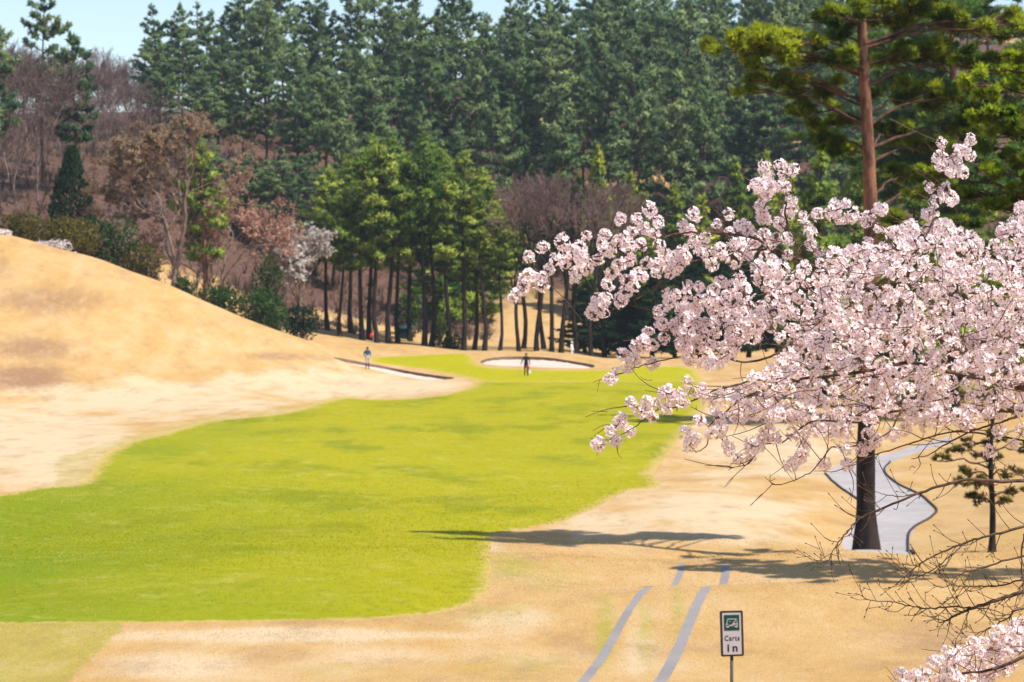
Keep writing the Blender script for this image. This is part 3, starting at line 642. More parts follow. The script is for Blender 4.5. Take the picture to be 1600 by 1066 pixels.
# ------------------------------------------------------------------ pine stand behind the green
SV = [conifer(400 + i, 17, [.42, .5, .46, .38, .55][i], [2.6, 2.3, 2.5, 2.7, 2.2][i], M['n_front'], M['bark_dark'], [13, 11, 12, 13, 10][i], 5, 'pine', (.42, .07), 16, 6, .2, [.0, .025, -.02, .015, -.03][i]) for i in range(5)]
stand = [(531, 214, 300), (566, 214, 232), (577, 218, 218), (589, 213, 226), (607, 214, 222), (622, 217, 262), (663, 214, 214), (674, 217, 232), (641, 226, 240), (724, 213, 238), (741, 216, 292), (757, 213, 268), (781, 214, 330), (548, 222, 244), (512, 220, 262), (700, 222, 250)]
for i, (px, Y, top) in enumerate(sorted(stand)):
    p = gp(px, Y); H = -(top - HOR) / F_PX * Y - p[2]; v = SV[i % 5]
    put('stand_pine', 'tall dark-trunked pine behind the green, %s trunk from the left of the stand' % ordn(i), 'pine tree', p - np.array([0, 0, .1]), [('trunk', v[0]), ('crown', v[1])], 'pines in the stand behind the green', H / 17, min(1.15, H / 17 * 1.12), RNG.uniform(0, 6.28))
# leafless purple-crowned trees right of the stand
PV = [bare_tree(260 + i, 13, .62, M['bark_dark'], M['twig_purple'], 6, 2, .2, .020, .40, up=.5) for i in range(3)]
for i, (px, Y, top) in enumerate([(811, 214, 345), (818, 218, 330), (838, 215, 322), (850, 220, 325), (862, 215, 318), (877, 216, 316), (902, 220, 318), (925, 215, 322), (944, 218, 330), (968, 222, 345)]):
    p = gp(px, Y); H = -(top - HOR) / F_PX * Y - p[2]; v = PV[i % 3]
    put('purple_bare_tree', 'leafless tree with purple twig crown behind the bunker, %s from the left' % ordn(i), 'bare tree', p - np.array([0, 0, .1]), [('trunk', v[0]), ('crown', v[1])], 'leafless trees behind the bunker', H / 12.6, None, RNG.uniform(0, 6))
# dark evergreens right of the bunker, behind the blossoms
DV = [conifer(430 + i, 12, .12, 2.5, M['n_dark'], M['bark_dark'], 14, 6, 'cone', (.45, .09), 17, 6, .18, 0) for i in range(2)]
for i, (px, Y, top) in enumerate([(915, 223, 440), (950, 224, 425), (985, 218, 420), (1020, 216, 410), (1055, 220, 400), (1092, 216, 395), (1130, 220, 390), (1170, 215, 380), (1215, 220, 385), (1262, 214, 370), (1310, 210, 360), (1370, 205, 350)]):
    p = gp(px, Y); H = -(top - HOR) / F_PX * Y - p[2]; v = DV[i % 2]
    put('dark_conifer', 'dark green conifer right of the bunker partly behind the blossoms, %s from the left' % ordn(i), 'conifer', p - np.array([0, 0, .1]), [('trunk', v[0]), ('crown', v[1])], 'dark conifers right of the bunker', H / 12, 1.1, RNG.uniform(0, 6))

# ------------------------------------------------------------------ trees and shrubs behind the left hill
def leafy_bare(name, label, px, Y, top, seed, spread, mat_leaf, n, size, k=3, twig='twig_pink', levels=5, fork=3, tr=.28, base=None, leafname='leaves', clear=.2):
    p = gp(px, Y) if base is None else base; H = -(top - HOR) / F_PX * Y - p[2]
    a, b, t = bare_tree(seed, H, spread, M['bark_grey'], M[twig], levels, fork, tr, .02, clear, up=.35)
    zmax = t[:, 2].max(); rng = np.random.default_rng(seed); sel = t[rng.integers(0, len(t), n)] + rng.normal(0, .12, (n, 3))
    V = blades(rng, sel, unit(rng.normal(0, .5, (n, 3)) + np.array([0, 0, .5])), k, size[0], size[1], .7); tint = .45 + .25 * vnoise(sel[:, 0] * .8, sel[:, 2] * .8, seed) + rng.normal(0, .15, n)
    return put(name, label, 'tree', p - np.array([0, 0, .1]), [('trunk', a), ('crown', b), (leafname, leaf_mesh(leafname, V, np.repeat(tint, 3 * k), mat_leaf, unit(sel - np.array([0, 0, zmax * .55]) + np.array([0, 0, zmax * .3]))))], None, H / zmax, H / zmax * 1.0)
leafy_bare('rosy_tree', 'large spreading tree with rosy brown buds behind the golden hill', 262, 201, 176, 11, 1.1, M['l_rust'], 9500, (.34, .085), 3, 'twig_pink', 6, 2, .33, None, 'buds', .3)
leafy_bare('rosy_tree', 'lower rosy brown budding tree leaning right of the large one', 345, 206, 262, 13, 1.05, M['l_rust'], 4600, (.32, .08), 3, 'twig_pink', 5, 3, .22, None, 'buds', .3)
leafy_bare('magnolia_tree', 'white flowering magnolia at the edge of the dark wood', 462, 208, 346, 17, .8, M['l_white'], 2000, (.30, .12), 4, 'twig_purple', 5, 3, .16, None, 'blossoms', .28)
leafy_bare('magnolia_tree', 'small half-hidden white flowering magnolia left of the taller one', 422, 206, 430, 19, .9, M['l_white'], 220, (.24, .09), 4, 'twig_purple', 4, 3, .1, None, 'blossoms', .2)
v = conifer(440, 13, .38, 2.4, M['n_front'], M['bark_pine'], 10, 5, 'pine', (.4, .07), 16, 6, .26, 0)
p = gp(318, 203); H = -(228 - HOR) / F_PX * 203 - p[2]
put('red_trunk_pine', 'red-trunked pine behind the rosy tree on the hill edge', 'pine tree', p - np.array([0, 0, .1]), [('trunk', v[0]), ('crown', v[1])], None, H / 13, 1.0)
def shrub(name, label, px, Y, lobes, n, size, mat, cat='shrub', base=0, extra=None, seed=0, stem=True):
    p = gp(px, Y); p[2] += base; mb = MB(); rng = np.random.default_rng(seed)
    for l in lobes:
        for q in range(3):
            e = np.array(l[:3]) + rng.normal(0, .3, 3) * np.array(l[3:]); mb.tube(spline([[l[0] * .3, l[1] * .3, -.2], [e[0] * .7, e[1] * .7, e[2] * .4], e], 5), np.linspace(.06, .015, 5), 5)
    parts = [('stems', mb.mesh('stems', M['bark_grey'], True)), ('foliage', leaf_ball(seed, lobes, n, size, mat))]
    if extra is not None: parts.append(('blossoms', leaf_ball(seed + 1, extra[0], extra[1], (.13, .06), M['l_white'], 3, .8, .4, 'blossoms')))
    return put(name, label, cat, p, parts)
Zr = lambda row, Y: -(row - HOR) / F_PX * Y
def shrub_px(name, label, px, row, rx, ry, Y, mat, n=900, size=(.22, .06), cat='shrub', seed=0, extra=None, nl=4):
    """a rounded shrub whose crown is centred at (px,row), rx/ry in photo pixels at distance Y"""
    p = gp(px, Y); m = Y / F_PX; cz_ = Zr(row, Y) - p[2]; rng = np.random.default_rng(seed); L = []
    for i in range(nl):
        f = (i + .5) / nl * 2 - 1; L.append((f * rx * m * .6, rng.normal(0, .3), cz_ + rng.normal(0, .12) * ry * m - abs(f) * .15 * ry * m, rx * m * .55, rx * m * .55, ry * m * rng.uniform(.8, 1.0)))
    if cz_ - ry * m > .5: L.append((0, 0, cz_ * .45, rx * m * .7, rx * m * .6, cz_ * .5))
    ex = None
    if extra: ex = ([(e[0] * m, -rx * m * .3, cz_ + e[1] * m, e[2] * m, .5, e[3] * m) for e in extra], 260)
    return shrub(name, label, px, Y, L, n, size, mat, cat, 0, ex, seed)
shrub_px('olive_shrub', 'broad olive brown shrub on the crest of the golden hill', 88, 368, 66, 36, 184, M['l_olive'], 2600, (.22, .06), 'shrub', 41, None, 5)
shrub_px('olive_shrub', 'small olive shrub at the left end of the hill crest', 30, 352, 34, 24, 186, M['l_olive'], 1200, (.22, .06), 'shrub', 42)
shrub_px('white_shrub', 'low shrub full of white blossom on the crest before the olive shrub', 80, 386, 30, 11, 179, M['l_white'], 620, (.13, .06), 'shrub', 43)
shrub_px('white_shrub', 'white flowering shrub at the left edge of the photo', 2, 366, 20, 8, 178, M['l_white'], 420, (.13, .06), 'shrub', 44)
shrub_px('white_shrub', 'tiny white flowering shrub right of the larger one on the crest', 112, 399, 9, 5, 179, M['l_white'], 160, (.12, .05), 'shrub', 45, None, 2)
shrub_px('green_shrub', 'grey green shrub below the dark columnar evergreen', 170, 372, 46, 40, 190, M['l_green'], 1600, (.24, .06), 'shrub', 46)
shrub_px('green_shrub', 'brown green shrub at the foot of the large rosy tree', 222, 405, 36, 30, 190, M['l_olive'], 1000, (.22, .06), 'shrub', 47)
shrub_px('green_shrub', 'fresh green low shrub at the crest below the red-trunked pine', 345, 470, 36, 24, 187, M['l_green'], 1300, (.22, .05), 'shrub', 48)
shrub_px('green_shrub', 'small green shrub beside the trunk of the rosy tree', 288, 448, 18, 16, 187, M['l_green'], 500, (.2, .05), 'shrub', 49, None, 3)
shrub_px('green_shrub', 'dense dark green shrub left of the magnolia', 412, 486, 40, 36, 198, M['l_green'], 1700, (.24, .06), 'shrub', 50)
shrub_px('green_shrub', 'upright light green shrub behind the small magnolia', 418, 440, 26, 40, 203, M['l_green'], 1100, (.24, .06), 'shrub', 51)
shrub_px('green_shrub', 'dark low shrub under the tall magnolia', 470, 498, 30, 24, 204, M['n_dark'], 900, (.24, .06), 'shrub', 52)
shrub_px('green_shrub', 'low green undergrowth bush between the last two trunks of the stand', 706, 536, 16, 12, 216, M['l_green'], 400, (.2, .06), 'shrub', 53, None, 3)
shrub_px('green_shrub', 'yellow green bush among the middle trunks of the stand', 686, 512, 14, 26, 222, M['n_front'], 500, (.24, .06), 'shrub', 54, None, 3)
shrub_px('green_shrub', 'dark bush behind the first trunks of the stand', 640, 478, 26, 30, 232, M['l_green'], 800, (.24, .06), 'shrub', 55)
def column(px, Y, top, bot, w, seed, label):
    p = gp(px, Y); m = Y / F_PX; H = Zr(top, Y) - p[2]; rng = np.random.default_rng(seed); n = 2600
    h = rng.uniform(.03, 1, n) ** .9; r = w * m * np.minimum(1, (1.02 - h) * 2.6) ** .7 * (.8 + .2 * np.sin(h * 3.1)) * (1 + .2 * vnoise(h * 9, rng.uniform(0, 3, n), 2)); a = rng.uniform(0, 6.283, n); rr = r * rng.uniform(.7, 1.05, n)
    C = np.stack([np.cos(a) * rr, np.sin(a) * rr, h * H], -1); D = unit(np.stack([np.cos(a) * .4, np.sin(a) * .4, np.ones(n)], -1))
    V = blades(rng, C, D, 4, .42, .07, .35); tint = .35 + .3 * vnoise(a * 2, h * 12, seed) + rng.normal(0, .15, n); mb = MB(); mb.tube([[0, 0, -.1], [0, 0, H * .5], [0, 0, H * .97]], [.2, .12, .03], 7)
    put('columnar_evergreen', label, 'conifer', p, [('trunk', mb.mesh('trunk', M['bark_mid'], True)), ('crown', leaf_mesh('crown', V, np.repeat(tint, 12), M['n_dark'], D))])
column(112, 203, 232, 372, 33, 60, 'dark columnar evergreen standing behind the olive shrub')

# brush and saplings covering the leaf-littered slopes
def brush():
    rng = np.random.default_rng(5); n = 17000; Y = rng.uniform(212, 350, n); px = rng.uniform(-60, 1650, n); X = (px - CX) / F_PX * Y; keep = (vnoise(X * .12, Y * .12, 50) + rng.normal(0, .4, n) > -.15) & ~((px > 560) & (Y < 236)) & ~((px > 770) & (px < 910) & (Y < 262)) & ~((px > 400) & (Y < 220))
    X, Y = X[keep], Y[keep]; Z = height(X, Y); C = np.column_stack([X, Y, Z - .05]); D = np.tile([0, 0, 1.], (len(C), 1)); sc_ = rng.uniform(.35, 1.5, len(C)) ** 1.4; k = 9; V = blades(rng, C, D, k, 1.0, .04, .42).reshape(len(C), -1, 3); V = C[:, None] + (V - C[:, None]) * sc_[:, None, None]
    t = .45 + .35 * vnoise(X * .15, Y * .15, 51) + rng.normal(0, .16, len(C)); o = obj('undergrowth', leaf_mesh('undergrowth', V.reshape(-1, 3), np.repeat(t, k * 3), leafmat('brush_twigs', (.085, .05, .05), (.26, .15, .10), .15), D + np.array([.2, -.5, -.2]))); tag(o, 'brown leafless brush covering the wooded slopes', 'undergrowth', None, 'stuff')
brush()

# ------------------------------------------------------------------ near pines on the right
def pad_pine(name, label, px, Y, trunk_px, trunk_r, pads, mat, barkparts, tuft=(.20, .016), dens=260, k=9, seed=1, limbmat='bark_mid', cat='pine tree'):
    """pine whose needle pads are given as (px, row, radius px, depth offset m[, tone]); limbs run from the trunk to every pad"""
    rng = np.random.default_rng(seed); p0 = gp(px, Y); m = Y / F_PX
    root = empty(name, p0 - np.array([0, 0, .1]), label, cat)
    tr = np.array([P(a, b, Y + c) for a, b, c in trunk_px]) - (p0 - np.array([0, 0, .1])); tr = spline(tr, 28); tr[0, 2] = 0
    hs = np.linspace(0, 1, 28); rad = trunk_r * (1 - .72 * hs); rad[:3] *= (1.45, 1.2, 1.06); rad *= 1 + .04 * np.sin(hs * 40)
    mb = MB(); mb.tube(tr, rad, 14)
    cut = barkparts
    V = np.concatenate(mb.v); q = np.concatenate(mb.q); t = np.concatenate(mb.t)
    zc = V[q].mean(1)[:, 2] / tr[-1, 2]; mi = np.concatenate([np.ones(len(t), int), (zc > cut).astype(int)])
    obj('trunk', mk_mesh('trunk', V, [t, q], None, [M['bark_dark'], M['bark_pine']], mi, True), root)
    Cs, Ds, Ts = [], [], []
    for pd in pads:
        lb = MB()
        a, b, r, dy = pd[:4]; tone = pd[4] if len(pd) > 4 else .5
        c = P(a, b, Y + dy) - (p0 - np.array([0, 0, .1])); R = r * m
        zt = min(max(c[2] - .25 * np.hypot(c[0], dy) * rng.uniform(.6, 1.3), tr[-1, 2] * .25), tr[-1, 2] * .98)
        o = np.array([np.interp(zt, tr[:, 2], tr[:, i]) for i in range(3)]); mid = o + (c - o) * .55 + np.array([0, 0, .06 * np.linalg.norm(c - o)])
        pts = spline([o, mid, c - np.array([0, 0, R * .25])], 9) + rng.normal(0, .03, (9, 3)); L = np.linalg.norm(c - o)
        lb.tube(pts, np.linspace(max(.025, .011 * L + .015), .015, 9), 6)
        for s in range(7):      # twigs fanning through the pad
            e = c + rng.normal(0, .55, 3) * np.array([R, R, R * .35]); lb.tube(spline([pts[6], (pts[6] + e) / 2 + rng.normal(0, .04, 3), e], 5), np.linspace(.016, .006, 5), 4, False)
        obj('limb', lb.mesh('limb', M[limbmat], True), root)
        n = int(dens * R ** 1.6) + 24; ns = max(4, int(9 * R)); sc0 = rng.normal(0, .46, (ns, 3)) * np.array([1, 1, .55]); w = rng.integers(0, ns, n); d = sc0[w] + rng.normal(0, .105, (n, 3)) * np.array([1, 1, .8]); st = rng.normal(0, .19, ns)
        lump = vnoise(d[:, 0] * 4 + a, d[:, 1] * 4 + b, seed); C = c + d * np.array([R, R, R * .62]) + np.stack([lump * 0, lump * 0, lump * .12 * R], -1)
        Cs.append(C); Ds.append(unit(d * np.array([.5, .5, .3]) + (d - sc0[w]) * 3.0 + np.array([0, 0, .55]))); Ts.append(tone + st[w] + .12 * lump + rng.normal(0, .10, n))
    C = np.vstack(Cs); D = np.vstack(Ds); T = np.concatenate(Ts); Vn = blades(rng, C, D, k, tuft[0], tuft[1], .55)
    obj('crown', leaf_mesh('crown', Vn, np.repeat(T, 3 * k), mat, D), root)
    return root
rp = random.Random(8)
padsA = [(1140, 72, 38, -.6, 0.91), (1185, 58, 49, -.4, 0.96), (1235, 62, 47, -.2, 0.91), (1205, 84, 47, 0, 0.86), (1262, 92, 38, .1, 0.71), (1165, 100, 31, -.3, 0.86), (1190, 126, 38, .3, 0.76), (1236, 136, 47, .4, 0.71), (1282, 140, 44, .6, 0.61), (1170, 140, 20, 0, 0.76),  # higher tones paint sunlight into the needles of the left lobe
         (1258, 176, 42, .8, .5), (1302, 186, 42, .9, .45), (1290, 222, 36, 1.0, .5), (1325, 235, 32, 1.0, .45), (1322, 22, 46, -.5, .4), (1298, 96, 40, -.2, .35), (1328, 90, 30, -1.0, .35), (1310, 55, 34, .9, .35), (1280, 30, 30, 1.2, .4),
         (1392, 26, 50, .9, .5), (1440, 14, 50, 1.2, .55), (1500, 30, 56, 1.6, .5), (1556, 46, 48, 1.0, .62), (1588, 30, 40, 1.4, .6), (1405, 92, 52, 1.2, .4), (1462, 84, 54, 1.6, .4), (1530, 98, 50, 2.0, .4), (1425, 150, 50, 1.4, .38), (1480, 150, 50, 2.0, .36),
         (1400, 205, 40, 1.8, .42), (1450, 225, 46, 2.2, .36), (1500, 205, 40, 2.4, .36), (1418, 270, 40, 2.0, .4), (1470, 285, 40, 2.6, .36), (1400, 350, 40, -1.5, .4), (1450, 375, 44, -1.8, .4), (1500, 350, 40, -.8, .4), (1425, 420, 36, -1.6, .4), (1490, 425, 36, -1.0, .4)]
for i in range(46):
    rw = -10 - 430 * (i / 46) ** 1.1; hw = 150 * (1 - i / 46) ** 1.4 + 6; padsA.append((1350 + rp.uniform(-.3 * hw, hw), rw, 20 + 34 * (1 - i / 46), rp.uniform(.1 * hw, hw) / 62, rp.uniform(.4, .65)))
pad_pine('tall_pine', 'tall red-barked pine beside the winding cart path, trunk crossing the blossoms', 1355, 60.5, [(1354, 864, 0), (1353, 790, 0), (1353, 700, 0), (1356, 560, 0), (1361, 400, 0), (1358, 260, 0), (1352, 150, 0), (1345, 0, 0), (1341, -180, .3), (1346, -450, .2)], .265, padsA, M['n_near'], .28, (.19, .017), 560, 11, 3)  # dark bark low on the trunk: thick bark plus crown shade painted in
padsB = [(rp.gauss(1490, 75), rp.uniform(-60, 340), rp.uniform(30, 44), rp.uniform(-2.8, 2.8), rp.uniform(.25, .5)) for _ in range(85)] + [(1400 + 30 * i + rp.uniform(-8, 8), r0 + rp.uniform(-10, 10), 34, rp.uniform(-1, 1), rp.uniform(.3, .5)) for i in range(8) for r0 in (130, 185, 240, 295)]
pad_pine('shaded_pine', 'dark dense pine filling the space right of the tall red trunk', 1490, 124, [(1490, 655, 0), (1488, 500, 0), (1490, 200, 0), (1486, -20, 0), (1485, -90, 0)], .3, padsB, M['n_front'], .5, (.36, .04), 120, 7, 4)
# bright leafy conifer at the right edge
padsC = [(1515, 128, 20, 0, .8), (1540, 112, 18, .2, .85), (1552, 150, 30, 0, .75), (1530, 178, 28, -.3, .7), (1585, 130, 34, .2, .8), (1560, 205, 36, -.2, .6), (1525, 230, 30, .1, .6), (1595, 190, 38, .3, .65), (1585, 250, 40, 0, .5), (1545, 270, 36, -.3, .5), (1515, 300, 30, .2, .45), (1560, 320, 40, 0, .4), (1600, 310, 40, .4, .45), (1445, 268, 15, .2, .7), (1432, 305, 14, .3, .75), (1462, 300, 16, .3, .7), (1590, 90, 26, .2, .8), (1615, 70, 34, 0, .75)]
for i in range(44): padsC.append((rp.gauss(1680, 62), rp.uniform(60, 470), rp.uniform(30, 46), rp.uniform(-1.6, 1.6), rp.uniform(.4, .75)))
pad_pine('bright_conifer', 'bright yellow green conifer cut by the right edge above the blossoms', 1690, 49, [(1690, 910, 0), (1688, 600, 0), (1684, 300, 0), (1680, 60, 0)], .2, padsC, M['n_bright'], .0, (.15, .026), 480, 8, 5, cat='conifer')
padsO = [(rp.gauss(2060, 80), rp.uniform(100, 640), rp.uniform(36, 54), rp.uniform(-1.7, 1.7), rp.uniform(.4, .7)) for _ in range(46)]
pad_pine('slope_conifer', 'conifer beyond the right edge whose shadow crosses the near slope', 2060, 47, [(2060, 925, 0), (2058, 600, 0), (2060, 300, 0), (2060, 90, 0)], .2, padsO, M['n_bright'], .0, (.2, .035), 260, 7, 15, cat='conifer')
# small pine right of the path
padsS = [(1470, 715, 16, 0, .4), (1490, 700, 20, .3, .45), (1510, 735, 24, 0, .4), (1540, 715, 28, .2, .4), (1575, 735, 26, -.2, .4), (1520, 690, 24, .4, .45), (1560, 680, 30, 0, .45), (1545, 755, 26, -.3, .4), (1515, 775, 16, 0, .4), (1585, 765, 22, .3, .4), (1550, 650, 26, 0, .5), (1500, 752, 16, -.3, .4), (1600, 700, 30, 0, .4), (1530, 780, 14, .2, .35), (1585, 640, 24, 0, .5), (1555, 610, 20, 0, .5), (1565, 785, 14, -.2, .35)]
pad_pine('small_pine', 'small slim pine on the golden bank right of the cart path', 1550, 62, [(1550, 868, 0), (1551, 800, 0), (1548, 720, 0), (1552, 640, 0), (1555, 600, 0)], .09, padsS, M['l_olive'], 2.0, (.13, .016), 170, 7, 6)
# green conifers half-way back on the right
MV = [conifer(460 + i, 16, .1, 3.2, M['n_front'], M['bark_dark'], 16, 6, 'cone', (.40, .06), 26, 7, .2, 0) for i in range(2)]
for i, (px, Y, top, lab) in enumerate([(1285, 150, 232, 'mid green conifer left of the tall red trunk behind the blossoms'), (1345, 160, 215, 'blue green conifer directly behind the tall red trunk'), (1425, 138, 225, 'shaded conifer right of the tall red trunk above the blossoms'), (1500, 145, 200, 'dark conifer below the shaded pine near the right edge'), (1590, 140, 190, 'farthest right dark conifer behind the bright one')]):
    p = gp(px, Y); H = Zr(top, Y) - p[2]; v = MV[i % 2]
    put('mid_conifer', lab, 'conifer', p - np.array([0, 0, .1]), [('trunk', v[0]), ('crown', v[1])], 'conifers half-way back on the right', H / 16, 1.0, i * 1.3)

# ------------------------------------------------------------------ cherry tree in the foreground
def petal_mat():
    m, nd, lk, bs = new_mat('cherry_petals'); bs.inputs['Roughness'].default_value = .6; bs.inputs['Specular IOR Level'].default_value = .2
    c = mixc(nd, lk, ramp(nd, lk, attr(nd, 'c'), .0, .36), (.95, .50, .52), (.98, .875, .885))
    c = mixc(nd, lk, attr(nd, 'tint'), c, (.96, .79, .78))
    lk.new(c, bs.inputs['Base Color']); tr = N(nd, 'ShaderNodeBsdfTranslucent'); lk.new(c, tr.inputs['Color'])
    mx = N(nd, 'ShaderNodeMixShader'); mx.inputs[0].default_value = .40; lk.new(bs.outputs[0], mx.inputs[1]); lk.new(tr.outputs[0], mx.inputs[2]); lk.new(mx.outputs[0], nd['Material Output'].inputs['Surface'])
    return m
M['petal'] = petal_mat(); M['stamen'] = plain('cherry_stamens', (.50, .09, .10), .7, (.32, .05, .055), 60); M['calyx'] = plain('cherry_calyx', (.20, .055, .045), .7, (.25, .12, .05), 60)
M['youngleaf'] = plain('cherry_young_leaf', (.34, .13, .035), .5, (.22, .10, .03), 50)
def cluster(seed, leaves=False):
    """one pom-pom of five-petalled blossoms around a spur; returns V, F, material index, c, tint"""
    rng = np.random.default_rng(seed); V, F, mi, cc, tt, nn = [], [], [], [], [], []; n = int(rng.integers(13, 18))
    def add(v, f, m, c, t, nv=(0, 0, 1)):
        b = sum(len(x) for x in V); V.append(np.asarray(v, float)); F.extend([[a + b for a in q] for q in f]); mi.extend([m] * len(f)); cc.extend(c); tt.extend([t] * len(v)); nn.extend([nv] * len(v))
    for i in range(n):
        z = 1 - 2 * (i + .5) / n; a = i * 2.39996 + rng.normal(0, .25); d = unit(np.array([math.sqrt(max(0, 1 - z * z)) * math.cos(a), math.sqrt(max(0, 1 - z * z)) * math.sin(a), z]) + rng.normal(0, .14, 3))
        r = rng.uniform(.021, .034); ctr = d * r; nrm = unit(d + rng.normal(0, .28, 3)); ax = unit(np.cross(nrm, rng.normal(0, 1, 3))); ay = np.cross(nrm, ax); op = rng.uniform(.12, .55); t = max(0, rng.normal(.10, .16))
        s = rng.uniform(.88, 1.15)
        for k in range(5):
            an = k * 1.2566 + rng.normal(0, .06); e = ax * math.cos(an) + ay * math.sin(an); w = np.cross(nrm, e)
            def pt(u, v, h): return ctr + (e * u * math.cos(op) + w * v + nrm * (u * math.sin(op) + h)) * s
            add([pt(.0012, 0, 0), pt(.0075, .0052, -.0006), pt(.0075, -.0052, -.0006), pt(.0155, .0058, .001), pt(.0150, 0, -.0008), pt(.0160, -.0052, .001), pt(.0085, 0, -.002)],
                [[0, 6, 1], [0, 2, 6], [1, 6, 4, 3], [6, 2, 5, 4]], 0, [0, .45, .45, 1, 1, 1, .5], t, tuple(unit(d * .9 + nrm * .45 - e * .12)))
        add([ctr + nrm * .0024 + (ax * math.cos(q) + ay * math.sin(q)) * .0021 for q in np.arange(5) * 1.2566] + [ctr + nrm * .0042], [[j, (j + 1) % 5, 5] for j in range(5)], 1, [0] * 6, 0)
        for k in range(4):
            q = rng.uniform(0, 6.28); b = ctr + (ax * math.cos(q) + ay * math.sin(q)) * .0045 + nrm * .0085; g = .0011
            add([b + ax * g, b - ax * g, b + ay * g * 1.6 + nrm * g], [[0, 1, 2]], 1, [0] * 3, 0)
        pw = ay * .0008; add([-pw, pw, ctr + pw - nrm * .003, ctr - pw - nrm * .003], [[0, 1, 2, 3]], 2, [0] * 4, 0)
        add([ctr - nrm * .006, ctr + ax * .0026 - nrm * .0008, ctr - ax * .0013 + ay * .0022 - nrm * .0008, ctr - ax * .0013 - ay * .0022 - nrm * .0008], [[0, 1, 2], [0, 2, 3], [0, 3, 1]], 2, [0] * 4, 0)
    if leaves:
        for k in range(5):
            d = unit(rng.normal(0, 1, 3)); w = unit(np.cross(d, rng.normal(0, 1, 3))) * .005; o = d * .02
            add([o, o + d * .012 + w, o + d * .028, o + d * .012 - w], [[0, 1, 2, 3]], 3, [0] * 4, 0)
    return np.concatenate(V), F, np.array(mi), np.array(cc), np.array(tt), np.array(nn)
def cl_mesh(name, parts):
    """parts: list of (V,F,mi,c,t)"""
    Vs, T3, T4, m3, m4, cs, ts, ns = [], [], [], [], [], [], [], []; b = 0
    for V, T, Q, mt, mq, c, t, nv in parts: ns.append(nv); Vs.append(V); T3.append(T + b); T4.append(Q + b); m3.append(mt); m4.append(mq); cs.append(c); ts.append(t); b += len(V)
    return mk_mesh(name, np.concatenate(Vs), [np.concatenate(T3), np.concatenate(T4)], dict(c=np.concatenate(cs), tint=np.concatenate(ts), nrm=np.concatenate(ns)), [M['petal'], M['stamen'], M['calyx'], M['youngleaf']], np.concatenate(m3 + m4))
def split(cl):
    V, F, mi, c, t, nv = cl; a = np.array([len(f) == 3 for f in F]); return V, np.array([f for f in F if len(f) == 3]), np.array([f for f in F if len(f) == 4]), mi[a], mi[~a], c, t, nv
CLV = [split(cluster(700 + i, i in (3, 7))) for i in range(10)]
CLM = [cl_mesh('blossom_cluster', [c]) for c in CLV]

